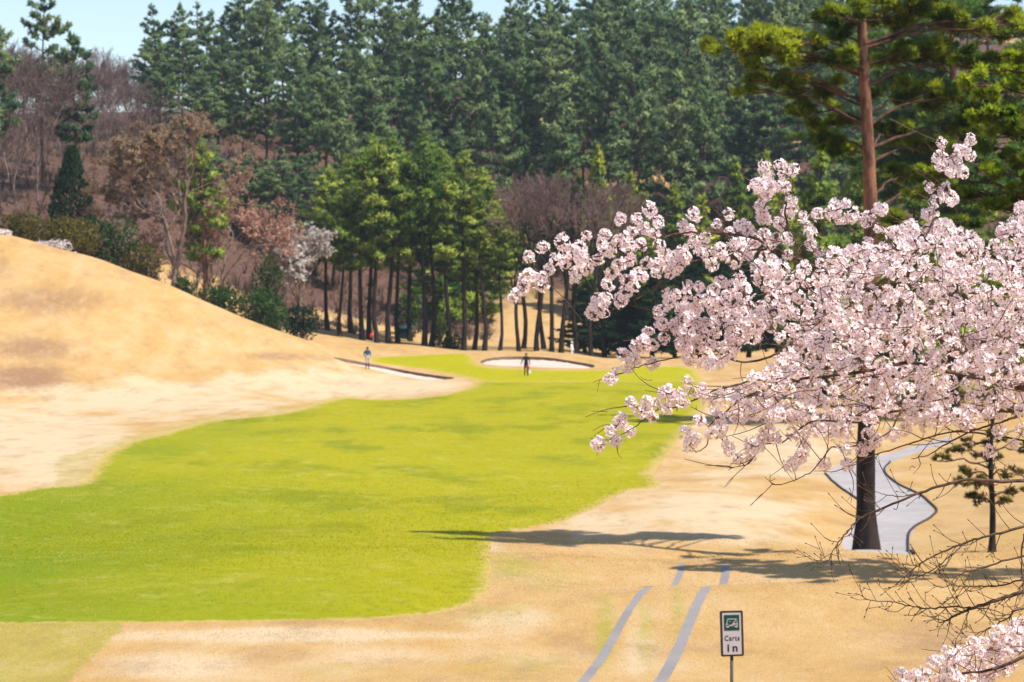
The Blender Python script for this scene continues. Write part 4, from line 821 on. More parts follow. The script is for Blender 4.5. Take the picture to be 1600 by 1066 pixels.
# limbs (photo pixel, photo pixel, distance m, radius mm)
LIMBS = [
 [(1900, 560, 10.4, 26), (1760, 585, 10.3, 22), (1640, 607, 10.2, 17), (1560, 590, 10.1, 14), (1490, 540, 10.0, 12), (1420, 480, 10.0, 10), (1369, 455, 10.0, 9), (1300, 424, 10.0, 8.5), (1243, 401, 10.0, 7.5), (1215, 390, 10.0, 6.5), (1176, 372, 9.95, 5.5), (1119, 366, 9.9, 4.6), (1081, 364, 9.9, 4), (1049, 367, 9.85, 3.6), (1030, 374, 9.8, 3.2), (990, 388, 9.8, 3), (940, 400, 9.8, 2.6), (902, 408, 9.8, 2.4), (877, 420, 9.75, 2.2), (850, 440, 9.7, 1.9), (813, 455, 9.7, 1.6), (801, 462, 9.7, 1.3)],
 [(1215, 391, 10.0, 5), (1165, 393, 10.1, 4.6), (1119, 401, 10.1, 4.2), (1084, 409, 10.1, 3.8), (1065, 417, 10.1, 3.4), (1036, 435, 10.1, 3), (1004, 455, 10.05, 2.6), (972, 475, 10.05, 2.2), (943, 487, 10, 1.9), (920, 499, 10, 1.5)],
 [(1262, 408, 10.0, 5), (1240, 372, 9.9, 4.5), (1226, 335, 9.9, 4), (1233, 305, 9.85, 3.4), (1238, 283, 9.85, 2.8), (1222, 268, 9.85, 2), (1200, 262, 9.85, 1.5)],
 [(1420, 480, 10.0, 6), (1386, 455, 9.7, 5.5), (1391, 430, 9.7, 5), (1410, 409, 9.7, 4.4), (1439, 380, 9.7, 3.8), (1452, 350, 9.75, 3.2), (1468, 310, 9.8, 2.6), (1490, 270, 9.8, 2.1), (1512, 228, 9.85, 1.6)],
 [(1760, 585, 10.3, 14), (1600, 540, 10.5, 11), (1500, 500, 10.6, 9), (1400, 480, 10.6, 8), (1300, 500, 10.6, 7), (1250, 528, 10.5, 6.5), (1212, 556, 10.4, 5.5), (1160, 565, 10.3, 4.5), (1120, 552, 10.2, 3.6), (1071, 553, 10.1, 2.9), (1020, 566, 10.05, 2.4), (985, 577, 10, 1.9), (950, 593, 10, 1.5)],
 [(1640, 607, 10.2, 12), (1520, 590, 9.8, 9), (1430, 571, 9.6, 7.5), (1379, 578, 9.55, 6.5), (1324, 587, 9.5, 6), (1256, 597, 9.5, 5.2), (1215, 609, 9.5, 4.6), (1175, 620, 9.5, 3.8), (1142, 640, 9.5, 3), (1110, 665, 9.5, 2.6), (1106, 694, 9.5, 2.2), (1088, 707, 9.5, 1.5)],
 [(1256, 597, 9.5, 4.4), (1200, 590, 9.7, 4), (1170, 597, 9.7, 3.8), (1142, 605, 9.7, 3.5), (1108, 614, 9.7, 3.1), (1069, 630, 9.75, 2.7), (1031, 641, 9.75, 2.3), (1000, 664, 9.75, 2), (960, 688, 9.75, 1.6), (936, 691, 9.75, 1.2)],
 [(1760, 620, 10.2, 12), (1620, 640, 10, 9), (1500, 640, 9.9, 7), (1410, 640, 9.9, 5.5), (1340, 660, 9.9, 4.4), (1270, 660, 9.85, 3.6), (1225, 690, 9.8, 3), (1189, 699, 9.8, 2.5), (1166, 725, 9.8, 1.9), (1138, 735, 9.8, 1.3)],
 [(1410, 640, 9.9, 4), (1385, 680, 9.8, 3.4), (1330, 700, 9.75, 3), (1300, 700, 9.7, 2.8), (1275, 730, 9.7, 2.3), (1255, 742, 9.7, 2), (1215, 757, 9.7, 1.5), (1195, 745, 9.7, 1)],
 [(1760, 620, 10.2, 8), (1600, 649, 9.6, 5), (1568, 659, 9.6, 4.4), (1528, 672, 9.6, 3.9), (1489, 688, 9.6, 3.3), (1452, 710, 9.6, 2.4), (1424, 717, 9.6, 1.6)],
 [(1760, 585, 10.3, 13), (1680, 500, 10.2, 10), (1610, 440, 10.1, 8), (1540, 400, 10.0, 6), (1480, 395, 10, 5), (1440, 382, 10, 3.5), (1380, 352, 10, 2.8), (1330, 345, 10, 2.2), (1290, 345, 10, 1.6)],
 [(1680, 500, 10.2, 8), (1640, 420, 10.1, 6), (1600, 360, 10, 4), (1590, 330, 10, 2.5)],
 [(1620, 690, 9.7, 4), (1500, 675, 9.7, 3.5), (1440, 690, 9.65, 3.1), (1380, 706, 9.6, 2.8), (1345, 718, 9.6, 2.2), (1320, 732, 9.6, 1.6)],
 [(1900, 900, 10.2, 16), (1760, 970, 10, 12), (1660, 1005, 9.9, 9.5), (1600, 1022, 9.8, 8), (1550, 1042, 9.8, 6), (1507, 1048, 9.8, 4.5), (1467, 1064, 9.8, 3.5), (1420, 1085, 9.8, 2)],
]
EXP = '''827,402 844,389 878,378 891,391 871,406 908,386 916,367 910,403 933,407 945,365 943,382 949,392 916,417 970,342 995,340 1014,328 1030,346 986,363 1007,357 976,379 999,382 986,390 1030,384 1023,365 968,375
858,421 826,432 844,433 846,444 817,448 807,458 800,461 883,409 899,427 898,434 949,444 955,427 966,416 976,408 984,408 1009,412 982,439 995,427 1005,435 1026,427 1026,412 1048,423 1056,418 992,447 976,458 968,466 1038,410 1052,406 1073,406 1063,412
943,466 933,472 924,489 943,486 933,482 1075,445 1040,462 1056,460 1050,476 1075,474 1031,488 1034,511 1038,528 1011,519 993,540 1003,534 1011,542 1019,540 976,554 993,563 980,575 962,582 951,591 1018,569 1056,511 1067,497 1067,520 1073,538 1077,561 1077,598 1044,615 1061,617 1040,400 1060,395
1195,260 1219,256 1242,266 1200,278 1183,289 1223,278 1202,291 1196,303 1225,293 1213,291 1188,322 1194,344 1192,334 1237,313 1240,326 1231,336 1217,351 1254,338 1262,353 1229,373 1279,334 1303,324 1301,336 1312,344 1324,316 1332,342 1266,382 1231,398 1266,365 1279,396
1120,353 1140,334 1140,363 1085,334 1068,349 1075,359 1079,377 1101,375 1126,390 1091,392 1072,404 1064,390 1116,413 1147,408 1167,357 1157,353 1192,367 1159,380 1182,377 1167,398 1192,396 1204,382 1184,415 1147,386 1130,400 1108,398 1215,372 1205,402 1175,388
1334,338 1355,342 1378,328 1376,353 1357,377 1392,363 1413,359 1423,353 1452,332 1469,353 1462,316 1483,311 1452,291 1473,297 1471,225 1516,221 1497,233 1471,247 1472,260 1514,245 1495,252 1485,270 1504,270 1493,264 1568,359 1586,347 1598,328 1470,305 1508,234
1097,605 1081,615 1066,627 1101,619 1112,627 1116,646 1095,656 1072,677 1077,698 1091,683 1110,677 1124,671 1128,652 1136,617 1151,627 1147,652 1159,650 1134,698 1143,702 1171,691 1178,698 1153,716 1171,714 1192,689 1204,679 1211,685 1176,646 1192,638 1215,644 1202,656 1235,648 1246,656 1240,679 1258,679 1256,698 1252,712 1237,724 1279,673 1287,722 1322,724 1301,677 1316,700 1328,673
935,690 951,676 966,689 958,672 982,676 969,652 971,659 986,629 1001,644 1011,626 1020,652 1041,642 1027,633 1044,618 1059,629 1012,645
1367,691 1372,683 1347,702 1394,679 1411,671 1324,724 1390,648 1444,667 1427,652 1452,644 1464,658 1497,662 1561,675 1582,696 1545,710 1596,673 1512,662 1358,698 1360,680'''
DENSE = [[(1180, 415), (1250, 420), (1300, 400), (1345, 390), (1370, 378), (1400, 362), (1440, 358), (1480, 356), (1510, 370), (1545, 370), (1570, 355), (1600, 345), (1720, 335), (1760, 640), (1600, 645), (1560, 648), (1500, 660), (1440, 662), (1400, 648), (1340, 665), (1280, 680), (1240, 655), (1180, 645), (1150, 636), (1130, 620), (1150, 600), (1200, 588), (1218, 565), (1210, 520), (1180, 500), (1190, 460)],
         [(1070, 452), (1100, 444), (1130, 438), (1160, 433), (1176, 450), (1168, 480), (1185, 500), (1178, 528), (1150, 540), (1136, 562), (1110, 572), (1080, 566), (1062, 540), (1060, 500)],
         [(1405, 1062), (1432, 1044), (1470, 1030), (1500, 1010), (1532, 1000), (1570, 978), (1610, 965), (1720, 960), (1720, 1030), (1600, 1030), (1570, 1054), (1540, 1080), (1420, 1085)]]
HOLES = [(1392, 440, 30, 13), (1548, 442, 22, 13), (1196, 546, 34, 20), (1270, 612, 12, 8), (1340, 660, 14, 8), (1425, 622, 12, 8), (1530, 600, 12, 8), (1176, 463, 14, 16)]
def build_cherry():
    rng = np.random.default_rng(77); L = []
    for s in EXP.split(): a, b = s.split(','); L.append((float(a) + rng.normal(0, 1.5), float(b) + rng.normal(0, 1.5), None))
    for di, D in enumerate(DENSE):
        D = np.array(D, float); x0, y0 = D.min(0); x1, y1 = D.max(0); acc = []; tries = 0; sp = 14.5 if di != 2 else 14
        while tries < 9000:
            tries += 1; x = rng.uniform(x0, x1); y = rng.uniform(y0, y1)
            if not inpoly(D, np.array(x), np.array(y)): continue
            if any(((x - h[0]) / h[2]) ** 2 + ((y - h[1]) / h[3]) ** 2 < 1 for h in HOLES): continue
            if acc and (np.hypot(np.array(acc)[:, 0] - x, np.array(acc)[:, 1] - y) < sp).any(): continue
            acc.append((x, y))
        for x, y in acc: L.append((x, y, 9.8 + rng.uniform(-.75, .55) if di == 0 else 9.9 + rng.uniform(-.3, .3)))
    limbs = [np.array([list(P(a, b, d)) + [r / 1000] for a, b, d, r in lm]) for lm in LIMBS]
    limbs = [np.column_stack([spline(l[:, :3], len(l) * 7), np.interp(np.linspace(0, 1, len(l) * 7), np.linspace(0, 1, len(l)), l[:, 3])]) for l in limbs]
    for l in limbs:
        w = rng.normal(0, .0035, (len(l), 3)); w = np.cumsum(w, 0) * .5; w -= np.linspace(0, 1, len(l))[:, None] * w[-1]; l[:, :3] += w
    nodes = np.vstack([l[:, :3] for l in limbs])
    # clusters without a distance take that of the limb nearest in the picture
    pn = np.stack(proj(nodes), -1); C = []
    for x, y, d in L:
        if d is None: d = nodes[np.argmin(np.hypot(pn[:, 0] - x, pn[:, 1] - y)), 1] + rng.normal(-.02, .05)
        C.append(P(x, y, d))
    C = np.array(C)
    # twigs: every cluster grows from the nearest wood
    tw = MB(); rem = np.arange(len(C)); D = np.linalg.norm(C[:, None] - nodes[None], axis=2) if len(nodes) < 3000 else None
    best = D.min(1); bi = D.argmin(1); allN = [nodes]; NN = nodes
    done = np.zeros(len(C), bool); axis = np.zeros((len(C), 3))
    for _ in range(len(C)):
        i = np.argmin(np.where(done, 9e9, best)); done[i] = True; a = NN[bi[i]]; b = C[i]; L_ = np.linalg.norm(b - a)
        mid = (a + b) / 2 + rng.normal(0, .10, 3) * L_ + np.array([0, 0, -.05 * L_]); pts = spline([a, mid, b], 6); axis[i] = unit(b - mid)
        if L_ > .03: tw.tube(pts, np.linspace(.0024 if L_ > .15 else .0019, .0013, 6), 4, False)
        new = pts[2:]; NN = np.vstack([NN, new]); d = np.linalg.norm(C[:, None] - new[None], axis=2); k = d.argmin(1); dm = d.min(1); up = dm < best
        best = np.where(up, dm, best); bi = np.where(up, len(NN) - 4 + k, bi)
    # bare shoots poking out of the blossom mass, towards the light and sideways
    for _ in range(520):
        a = NN[rng.integers(0, len(NN))]; x, y = proj(a)
        if x < 1120: 
            if rng.random() < .75: continue
        d = unit(np.array([rng.normal(-.7, .6), rng.normal(-.7, .35), rng.normal(.10, .5)])); Ls = rng.uniform(.08, .26); e = a + d * Ls
        tw.tube(spline([a, a + d * Ls * .5 + rng.normal(0, .012, 3), e], 6), np.linspace(.0022, .0010, 6), 4, False)
        if rng.random() < .6:
            s = a + d * Ls * rng.uniform(.4, .8); d2 = unit(d + rng.normal(0, .6, 3)); tw.tube(spline([s, s + d2 * .03 + rng.normal(0, .004, 3), s + d2 * rng.uniform(.05, .1)], 4), np.linspace(.0016, .0008, 4), 4, False)
    base = gp(2080, 11.0); root = empty('cherry_tree', base, 'cherry tree in full pale pink blossom reaching in from the right', 'cherry tree')
    inv = np.array([-base[0], -base[1], -base[2]])
    tk = MB(); hub = P(1900, 700, 10.7); tk.tube(spline([base - np.array([0, 0, .2]), base + np.array([-.05, 0, .8]), hub + np.array([.35, .1, -.5]), hub], 14) + inv, np.linspace(.17, .075, 14), 12)
    for st in (LIMBS[0][0], LIMBS[13][0]):
        e = P(*st[:3]); tk.tube(spline([hub + np.array([.05, .05, -.2]), (hub + e) / 2 + np.array([.02, 0, .06]), e], 8) + inv, np.linspace(.06, st[3] / 1000, 8), 9)
    for st in (LIMBS[12][0],):
        e = P(*st[:3]); tk.tube(spline([P(1760, 620, 10.2), (P(1760, 620, 10.2) + e) / 2, e], 6) + inv, np.linspace(.008, st[3] / 1000, 6), 6)
    obj('trunk', tk.mesh('trunk', M['bark_cherry'], True), root)
    for l in limbs:
        mb = MB(); mb.tube(l[:, :3] + inv, l[:, 3], 8); obj('limb', mb.mesh('limb', M['bark_cherry'], True), root)
    tm = tw.mesh('twigs', M['twig_cherry']); tm.transform(Matrix.Translation(Vector(inv))); o = obj('twigs', tm, root); o['kind'] = 'stuff'
    # blossoms: the 300 largest in the picture singly, the rest joined
    x, y = proj(C); vis = (x > 770) & (x < 1615) & (y < 1080); sc_ = np.where(np.array([l[2] is None for l in L]), rng.uniform(.60, .95, len(C)), rng.uniform(.64, 1.08, len(C))); order = np.argsort(C[:, 1] / sc_ + np.where(vis, 0, 100) + np.where(x < 1180, -.6, 0)); parts = []
    for n, i in enumerate(order):
        k = int(rng.integers(0, 10)); R = Matrix.Rotation(rng.uniform(0, 6.28), 3, 'Z') @ Matrix.Rotation(rng.uniform(0, 6.28), 3, 'X'); s = sc_[i]; st = np.array([1, 1, rng.uniform(.9, 1.15)])
        if n < 300:
            o = obj('blossom_cluster', CLM[k], root, C[i] + inv); o.rotation_euler = R.to_euler(); o.scale = tuple(s * st)
        else:
            V, T, Q, mt, mq, c, t, nv = CLV[k]; parts.append(((V * st * s) @ np.array(R).T + C[i] + inv, T, Q, mt, mq, c, t, nv @ np.array(R).T))
    o = obj('blossoms', cl_mesh('blossoms', parts), root); o['kind'] = 'stuff'
    print('clusters', len(C), 'joined', len(parts))
build_cherry()

# ------------------------------------------------------------------ leafless branches at the lower right
def build_bare():
    rng = np.random.default_rng(12)
    BR = [
     [(1900, 690, 11.0, 13), (1750, 730, 10.9, 10), (1600, 751, 10.8, 8), (1505, 751, 10.8, 6.8), (1436, 771, 10.8, 5.8), (1371, 797, 10.8, 4.8), (1339, 814, 10.8, 4), (1318, 838, 10.8, 3), (1302, 859, 10.8, 2.2), (1294, 876, 10.8, 1.6), (1271, 876, 10.8, 1.1)],
     [(1900, 760, 11.0, 12), (1750, 790, 10.9, 9), (1600, 823, 10.8, 6.4), (1547, 837, 10.8, 5.4), (1515, 846, 10.8, 4.8), (1478, 860, 10.8, 4), (1440, 880, 10.8, 3.3), (1418, 897, 10.8, 2.6), (1402, 912, 10.8, 1.6)],
     [(1505, 851, 10.8, 3.6), (1478, 875, 10.75, 3), (1445, 898, 10.75, 2.4), (1410, 908, 10.75, 1.4)],
     [(1900, 830, 11.0, 12), (1750, 845, 10.9, 8), (1600, 869, 10.8, 5), (1537, 887, 10.8, 3.8), (1505, 896, 10.8, 3), (1487, 903, 10.8, 1.6)],
     [(1900, 850, 10.9, 16), (1750, 880, 10.7, 13), (1600, 924, 10.6, 9.5), (1560, 937, 10.6, 8.5), (1520, 950, 10.6, 7), (1500, 958, 10.6, 5.6), (1482, 968, 10.6, 4), (1467, 973, 10.6, 2.2)],
     [(1520, 950, 10.6, 4), (1487, 948, 10.55, 3.6), (1445, 951, 10.55, 3.2), (1415, 945, 10.55, 2.7), (1390, 940, 10.55, 2.3), (1360, 938, 10.55, 1.8), (1337, 926, 10.55, 1.1)],
     [(1600, 905, 10.6, 4), (1560, 915, 10.6, 3.4), (1520, 916, 10.6, 2.8), (1490, 914, 10.6, 2.2), (1465, 900, 10.6, 1.3)],
     [(1750, 920, 10.5, 7), (1600, 950, 10.4, 4.6), (1578, 964, 10.4, 3.8), (1550, 979, 10.4, 3), (1520, 994, 10.4, 2), (1500, 996, 10.4, 1.1)],
     [(1515, 953, 10.6, 3), (1507, 970, 10.5, 2.3), (1500, 990, 10.5, 1.7), (1487, 1004, 10.5, 1.1)],
     [(1600, 835, 10.5, 4), (1596, 870, 10.5, 3.6), (1599, 910, 10.5, 3.2), (1590, 922, 10.5, 2.4)],
     [(1520, 950, 10.6, 3), (1545, 952, 10.5, 2.4), (1570, 960, 10.5, 1.6), (1580, 962, 10.5, 1)],
     [(1436, 771, 10.8, 2.6), (1405, 776, 10.7, 2.2), (1380, 772, 10.7, 1.8), (1358, 765, 10.7, 1.1)],
    ]
    base = gp(2030, 11.6); inv = -base; root = empty('bare_tree', base, 'leafless grey-brown branches with buds reaching in below the blossoms', 'bare tree'); twigs = MB(); hub = P(1960, 790, 11.1)
    tk = MB(); tk.tube(spline([base - np.array([0, 0, .2]), (base + hub) / 2 + np.array([.06, 0, 0]), hub], 10) + inv, np.linspace(.15, .05, 10), 10)
    for j in (0, 1, 3, 4): e = P(*BR[j][0][:3]); tk.tube(np.array([hub + np.array([.03, 0, -.15]), (hub + e) / 2, e]) + inv, [.04, .025, BR[j][0][3] / 1000], 8)
    for j in (7,): e = P(*BR[j][0][:3]); f = P(1750, 880, 10.7); tk.tube(np.array([f, (f + e) / 2, e]) + inv, [.009, .008, BR[j][0][3] / 1000], 6)
    obj('trunk', tk.mesh('trunk', M['twig_bare'], True), root)
    def bud(mb, p, d): mb.tube(np.array([p, p + d * .005, p + d * .013]), [.0018, .0028, .0006], 5)
    for b in BR:
        l = np.array([list(P(*q[:3])) + [q[3] / 1000] for q in b]); n = len(l) * 6; c = spline(l[:, :3], n); r = np.interp(np.linspace(0, 1, n), np.linspace(0, 1, len(l)), l[:, 3]); c += rng.normal(0, .0018, c.shape)
        mb = MB(); mb.tube(c + inv, r, 8); obj('branch', mb.mesh('branch', M['twig_bare'], True), root)
        x, _ = proj(c)
        for i in range(4, n - 1):
            if x[i] > 1640 or rng.random() > .50: continue
            t = unit(c[min(i + 1, n - 1)] - c[i - 1]); sgn = rng.choice([-1, 1]); d = unit(t * .75 + np.array([0, 0, 1.]) * sgn * rng.uniform(.3, 1.0) + rng.normal(0, .3, 3)); Ls = rng.uniform(.03, .17)
            e = c[i] + d * Ls + np.array([0, 0, .25 * Ls]); pts = spline([c[i], c[i] + d * Ls * .5 + rng.normal(0, .006, 3), e], 6); twigs.tube(pts + inv, np.linspace(min(.0024, r[i] * .7), .0011, 6), 5); bud(twigs, e + inv, unit(pts[-1] - pts[-2]))
            for _ in range(rng.integers(0, 3)):
                k = rng.integers(1, 5); d2 = unit(d + rng.normal(0, .6, 3)); e2 = pts[k] + d2 * rng.uniform(.015, .07); twigs.tube(np.array([pts[k], (pts[k] + e2) / 2 + rng.normal(0, .002, 3), e2]) + inv, [.0014, .0012, .0009], 4); bud(twigs, e2 + inv, d2)
    o = obj('twigs', twigs.mesh('twigs', M['twig_bare']), root); o['kind'] = 'stuff'
build_bare()

# ------------------------------------------------------------------ sign
def build_sign():
    Y = 24.0; px, row = 1143.5, 990.0; c = P(px, row, Y); g = gz(c[0], Y); m = Y / F_PX
    root = empty('cart_sign', (c[0], Y, g - .05), 'narrow white sign reading Carts in with green cart pictogram on a post', 'sign'); hgt = c[2] - g + .05
    M['s_frame'] = plain('sign_frame', (.05, .035, .025), .55, (.035, .025, .02), 20); M['s_white'] = plain('sign_white', (.52, .48, .51), .5, (.47, .435, .46), 14); M['s_green'] = plain('sign_green', (.006, .058, .038), .5, (.007, .048, .03), 20); M['s_ink'] = plain('sign_ink', (.02, .028, .025), .6); M['s_post'] = plain('sign_post', (.055, .05, .035), .6, (.08, .07, .05), 10, .002)
    hold = obj('board', None, root) if False else None
    W, Hh = 36 * m, 71 * m; tilt = Matrix.Rotation(math.radians(-1.6), 4, 'Y'); rot = Matrix.Translation((0, 0, hgt)) @ tilt
    def rbox(bm_w, bm_h, d, rad=.008):
        bm = bmesh.new(); bmesh.ops.create_cube(bm, size=1); bmesh.ops.scale(bm, vec=(bm_w, d, bm_h), verts=bm.verts)
        bmesh.ops.bevel(bm, geom=[e for e in bm.edges if abs(e.verts[0].co.y - e.verts[1].co.y) > d * .5], offset=rad, segments=3, affect='EDGES'); me = bpy.data.meshes.new('board'); bm.to_mesh(me); bm.free(); return me
    def part(nm, me, mat, off, parent=root):
        me.materials.clear(); me.materials.append(mat); o = obj(nm, me, parent); o.matrix_local = rot @ Matrix.Translation(off) if parent is root else Matrix.Translation(off); return o
    fr = part('frame', rbox(W, Hh, .022), M['s_frame'], (0, 0, 0))
    pn = part('panel', rbox(W - 7.0 * m, Hh - 6.0 * m, .006, .004), M['s_white'], (0, -.0125, 0))
    gs = part('pictogram', rbox(23.8 * m, 24.2 * m, .003, .0015), M['s_green'], (0, -.0165, 17.3 * m))
    # cart symbol: roof, posts, front, seat, floor, wheels  (photo px on the sign, x right, z up, from the square's centre)
    mb = MB(); y = -.0195
    def poly(pts):
        p = np.array([(a * m, y, b * m) for a, b in pts]); n = len(p); mb.add(p, t=[[0, i, i + 1] for i in range(1, n - 1)])
    poly([(-6.6, 6.4), (8.0, 6.4), (8.0, 5.2), (-6.9, 5.2)])                     # roof
    poly([(-6.9, 5.4), (-5.9, 5.4), (-7.6, -1.6), (-8.6, -1.6)])                 # windscreen post
    poly([(5.0, 5.4), (6.0, 5.4), (6.3, -1.2), (4.6, -1.2)]); poly([(7.2, 5.4), (8.0, 5.4), (9.2, -1.0), (8.2, -1.0)])
    poly([(-9.2, -1.4), (-6.2, -1.0), (-4.8, -3.4), (-4.8, -5.0), (-9.4, -5.0)])    # bonnet
    poly([(-5.2, -3.4), (6.2, -3.4), (6.2, -5.2), (-5.2, -5.2)])                 # floor
    poly([(2.2, 2.6), (3.4, 2.8), (4.8, -1.0), (9.6, -1.2), (9.8, -4.6), (1.6, -4.4), (-.4, -3.2), (-.6, -2.0), (2.0, -1.4)])  # seat and rear body
    poly([(-3.8, 3.0), (-1.2, 1.6), (-1.4, .8), (-4.0, 2.2)])                    # steering wheel
    for cx in (-6.6, 7.0): poly([(cx + 2.5 * math.cos(a), -5.2 + 2.5 * math.sin(a)) for a in np.arange(14) * 2 * math.pi / 14])
    sy = mb.mesh('cart_symbol', M['s_white']); o = obj('cart_symbol', sy, gs); o.matrix_local = Matrix.Identity(4); o.location = (0, .0165, 0)
    def text(t, wid, hcap, x0, zb, sp=1.0, off=.0):
        cu = bpy.data.curves.new('lettering', 'FONT'); cu.body = t; cu.size = 1; cu.extrude = .0; cu.offset = off; cu.space_character = sp; to = bpy.data.objects.new('lettering', cu); COL.objects.link(to)
        dg = bpy.context.evaluated_depsgraph_get(); me = bpy.data.meshes.new_from_object(to.evaluated_get(dg)); bpy.data.objects.remove(to)
        co = np.array([v.co for v in me.vertices]); mn, mx = co.min(0), co.max(0); sx = wid / (mx[0] - mn[0]); sz = hcap / (mx[1] - mn[1])
        for v in me.vertices: v.co = Vector(((v.co.x - mn[0]) * sx - wid / 2 + x0, 0, (v.co.y - max(mn[1], -.02)) * sz + zb))
        me.materials.clear(); me.materials.append(M['s_ink']); o = obj('lettering', me, pn); o.location = (0, -.0045, 0)
        return o
    text('Carts', 23.6 * m, 8.2 * m, 0, -10.8 * m, 1.18, .022); text('i', 2.9 * m, 11.8 * m, -6.3 * m, -28 * m, 1, .03); text('n', 8.0 * m, 8.8 * m, 4.2 * m, -28 * m, 1, .03)
    mb = MB(); mb.box((0, .012, hgt / 2 - .10), (.031, .018, hgt + .1)); ob = obj('post', mb.mesh('post', M['s_post']), root)
build_sign()

# ------------------------------------------------------------------ people on and behind the green
def person(label, loc, rz, H, cols, pose, hair='hair'):
    """one continuous skinned body; cols: head, top, arm, hip, leg, foot colours"""
    s = H / 1.70; J = {}; 
    J['pelvis'] = (0, 0, .93); J['waist'] = (0, 0, 1.06); J['chest'] = (0, .0, 1.30); J['neck'] = (0, .0, 1.46); J['head'] = (0, -.015, 1.56); J['top'] = (0, -.01, 1.67)
    for sd, n in ((-1, 'l'), (1, 'r')):
        J['sh' + n] = (.18 * sd, 0, 1.39); J['el' + n] = pose['el' + n]; J['wr' + n] = pose['wr' + n]
        J['hip' + n] = (.09 * sd, 0, .88); J['kn' + n] = pose.get('kn' + n, (.10 * sd, -.02, .48)); J['an' + n] = pose.get('an' + n, (.10 * sd, .0, .08)); a = J['an' + n]; J['to' + n] = (a[0] + .01 * sd, a[1] - .16, .035)
    R = dict(pelvis=.15, waist=.13, chest=.155, neck=.06, head=.098, top=.075)
    for n in 'lr': R.update({'sh' + n: .075, 'el' + n: .047, 'wr' + n: .032, 'hip' + n: .095, 'kn' + n: .06, 'an' + n: .042, 'to' + n: .03})
    E = [('pelvis', 'waist', 3), ('waist', 'chest', 1), ('chest', 'neck', 1), ('neck', 'head', 0), ('head', 'top', 0)]
    for n in 'lr':
        E += [('chest', 'sh' + n, 1), ('sh' + n, 'el' + n, 1), ('el' + n, 'wr' + n, 2), ('pelvis', 'hip' + n, 3), ('hip' + n, 'kn' + n, 3), ('kn' + n, 'an' + n, 4), ('an' + n, 'to' + n, 5)]
        w = np.array(J['wr' + n]); d = unit(w - np.array(J['el' + n])); sidev = unit(np.cross(d, [0, 1, 0.01]))
        J['pa' + n] = tuple(w + d * .07); R['pa' + n] = .026; E.append(('wr' + n, 'pa' + n, 6))
        for k in range(4):
            q = w + d * .09 + np.array([0, 1, 0]) * (k - 1.5) * .02; f1 = f'f{k}{n}'; f2 = f'g{k}{n}'; J[f1] = tuple(q + d * .02); J[f2] = tuple(q + d * (.055 + (.012, .02, .014, 0)[k]) + sidev * .015); R[f1] = .009; R[f2] = .008; E += [('pa' + n, f1, 6), (f1, f2, 6)]
        J['th' + n] = tuple(w + d * .06 + np.array([0, -.045, 0])); R['th' + n] = .01; E.append(('pa' + n, 'th' + n, 6))
    names = list(J); ix = {n: i for i, n in enumerate(names)}; me = bpy.data.meshes.new('person'); me.from_pydata([tuple(np.array(J[n]) * s) for n in names], [(ix[a], ix[b]) for a, b, _ in E], [])
    o = bpy.data.objects.new('person', me); COL.objects.link(o); mod = o.modifiers.new('skin', 'SKIN'); mod.use_smooth_shade = True
    if not me.skin_vertices:
        bm = bmesh.new(); bm.from_mesh(me); bm.verts.layers.skin.verify(); bm.to_mesh(me); bm.free()
    for n in names: me.skin_vertices[0].data[ix[n]].radius = (R[n] * s, R[n] * s * (.8 if n in ('chest', 'waist', 'pelvis') else 1))
    me.skin_vertices[0].data[ix['pelvis']].use_root = True
    su = o.modifiers.new('sub', 'SUBSURF'); su.levels = 2; su.render_levels = 2
    dg = bpy.context.evaluated_depsgraph_get(); em = bpy.data.meshes.new_from_object(o.evaluated_get(dg)); o.modifiers.clear(); o.data = em; em.name = 'person'
    em.materials.clear()
    for c in cols: em.materials.append(c)
    A = np.array([np.array(J[a]) * s for a, b, _ in E]); B = np.array([np.array(J[b]) * s for a, b, _ in E]); lab = np.array([l for _, _, l in E]); ce = np.array([p.center for p in em.polygons])
    e = B - A; t = np.clip(((ce[:, None] - A[None]) * e[None]).sum(-1) / np.maximum((e * e).sum(-1), 1e-9), 0, 1); dd = np.linalg.norm(ce[:, None] - A - t[..., None] * e, axis=2); mi = lab[dd.argmin(1)]
    em.polygons.foreach_set('material_index', mi.astype(np.int32)); em.polygons.foreach_set('use_smooth', np.ones(len(em.polygons), bool))
    o.location = loc; o.rotation_euler = (0, 0, rz); tag(o, label, 'person')
    # hair or cap as a child, face features on the front
    hb = MB(); c0 = np.array(J['head']) * s + np.array([0, .008, .03]) * s; th = np.linspace(0, math.pi * (.56 if hair != 'cap' else .48), 7); an = np.arange(14) * 2 * math.pi / 14
    V = np.array([[math.sin(a) * math.cos(b) * .108, math.sin(a) * math.sin(b) * .115 + .006, math.cos(a) * .118] for a in th for b in an]) * s + c0
    hb.add(V, q=[[i * 14 + j, i * 14 + (j + 1) % 14, (i + 1) * 14 + (j + 1) % 14, (i + 1) * 14 + j] for i in range(6) for j in range(14)])
    if hair == 'cap': hb.box(c0 + np.array([0, -.13, .02]) * s, np.array([.15, .11, .018]) * s)
    obj('cap' if hair == 'cap' else 'hair', hb.mesh('hair', cols[7], True), o)
    fb = MB(); 
    for sx in (-.032, .032): fb.box(c0 + np.array([sx, -.098, -.035]) * s, np.array([.018, .012, .009]) * s)
    fb.box(c0 + np.array([0, -.10, -.095]) * s, np.array([.04, .01, .01]) * s); obj('eyes_and_mouth', fb.mesh('face', M['ink']), o)
    nb = MB(); nb.add(np.array([[0, -.125, -.065], [-.014, -.095, -.07], [.014, -.095, -.07], [0, -.095, -.03]]) * s + c0, t=[[0, 1, 2], [0, 2, 3], [0, 3, 1]]); obj('nose', nb.mesh('nose', cols[0]), o)
    return o
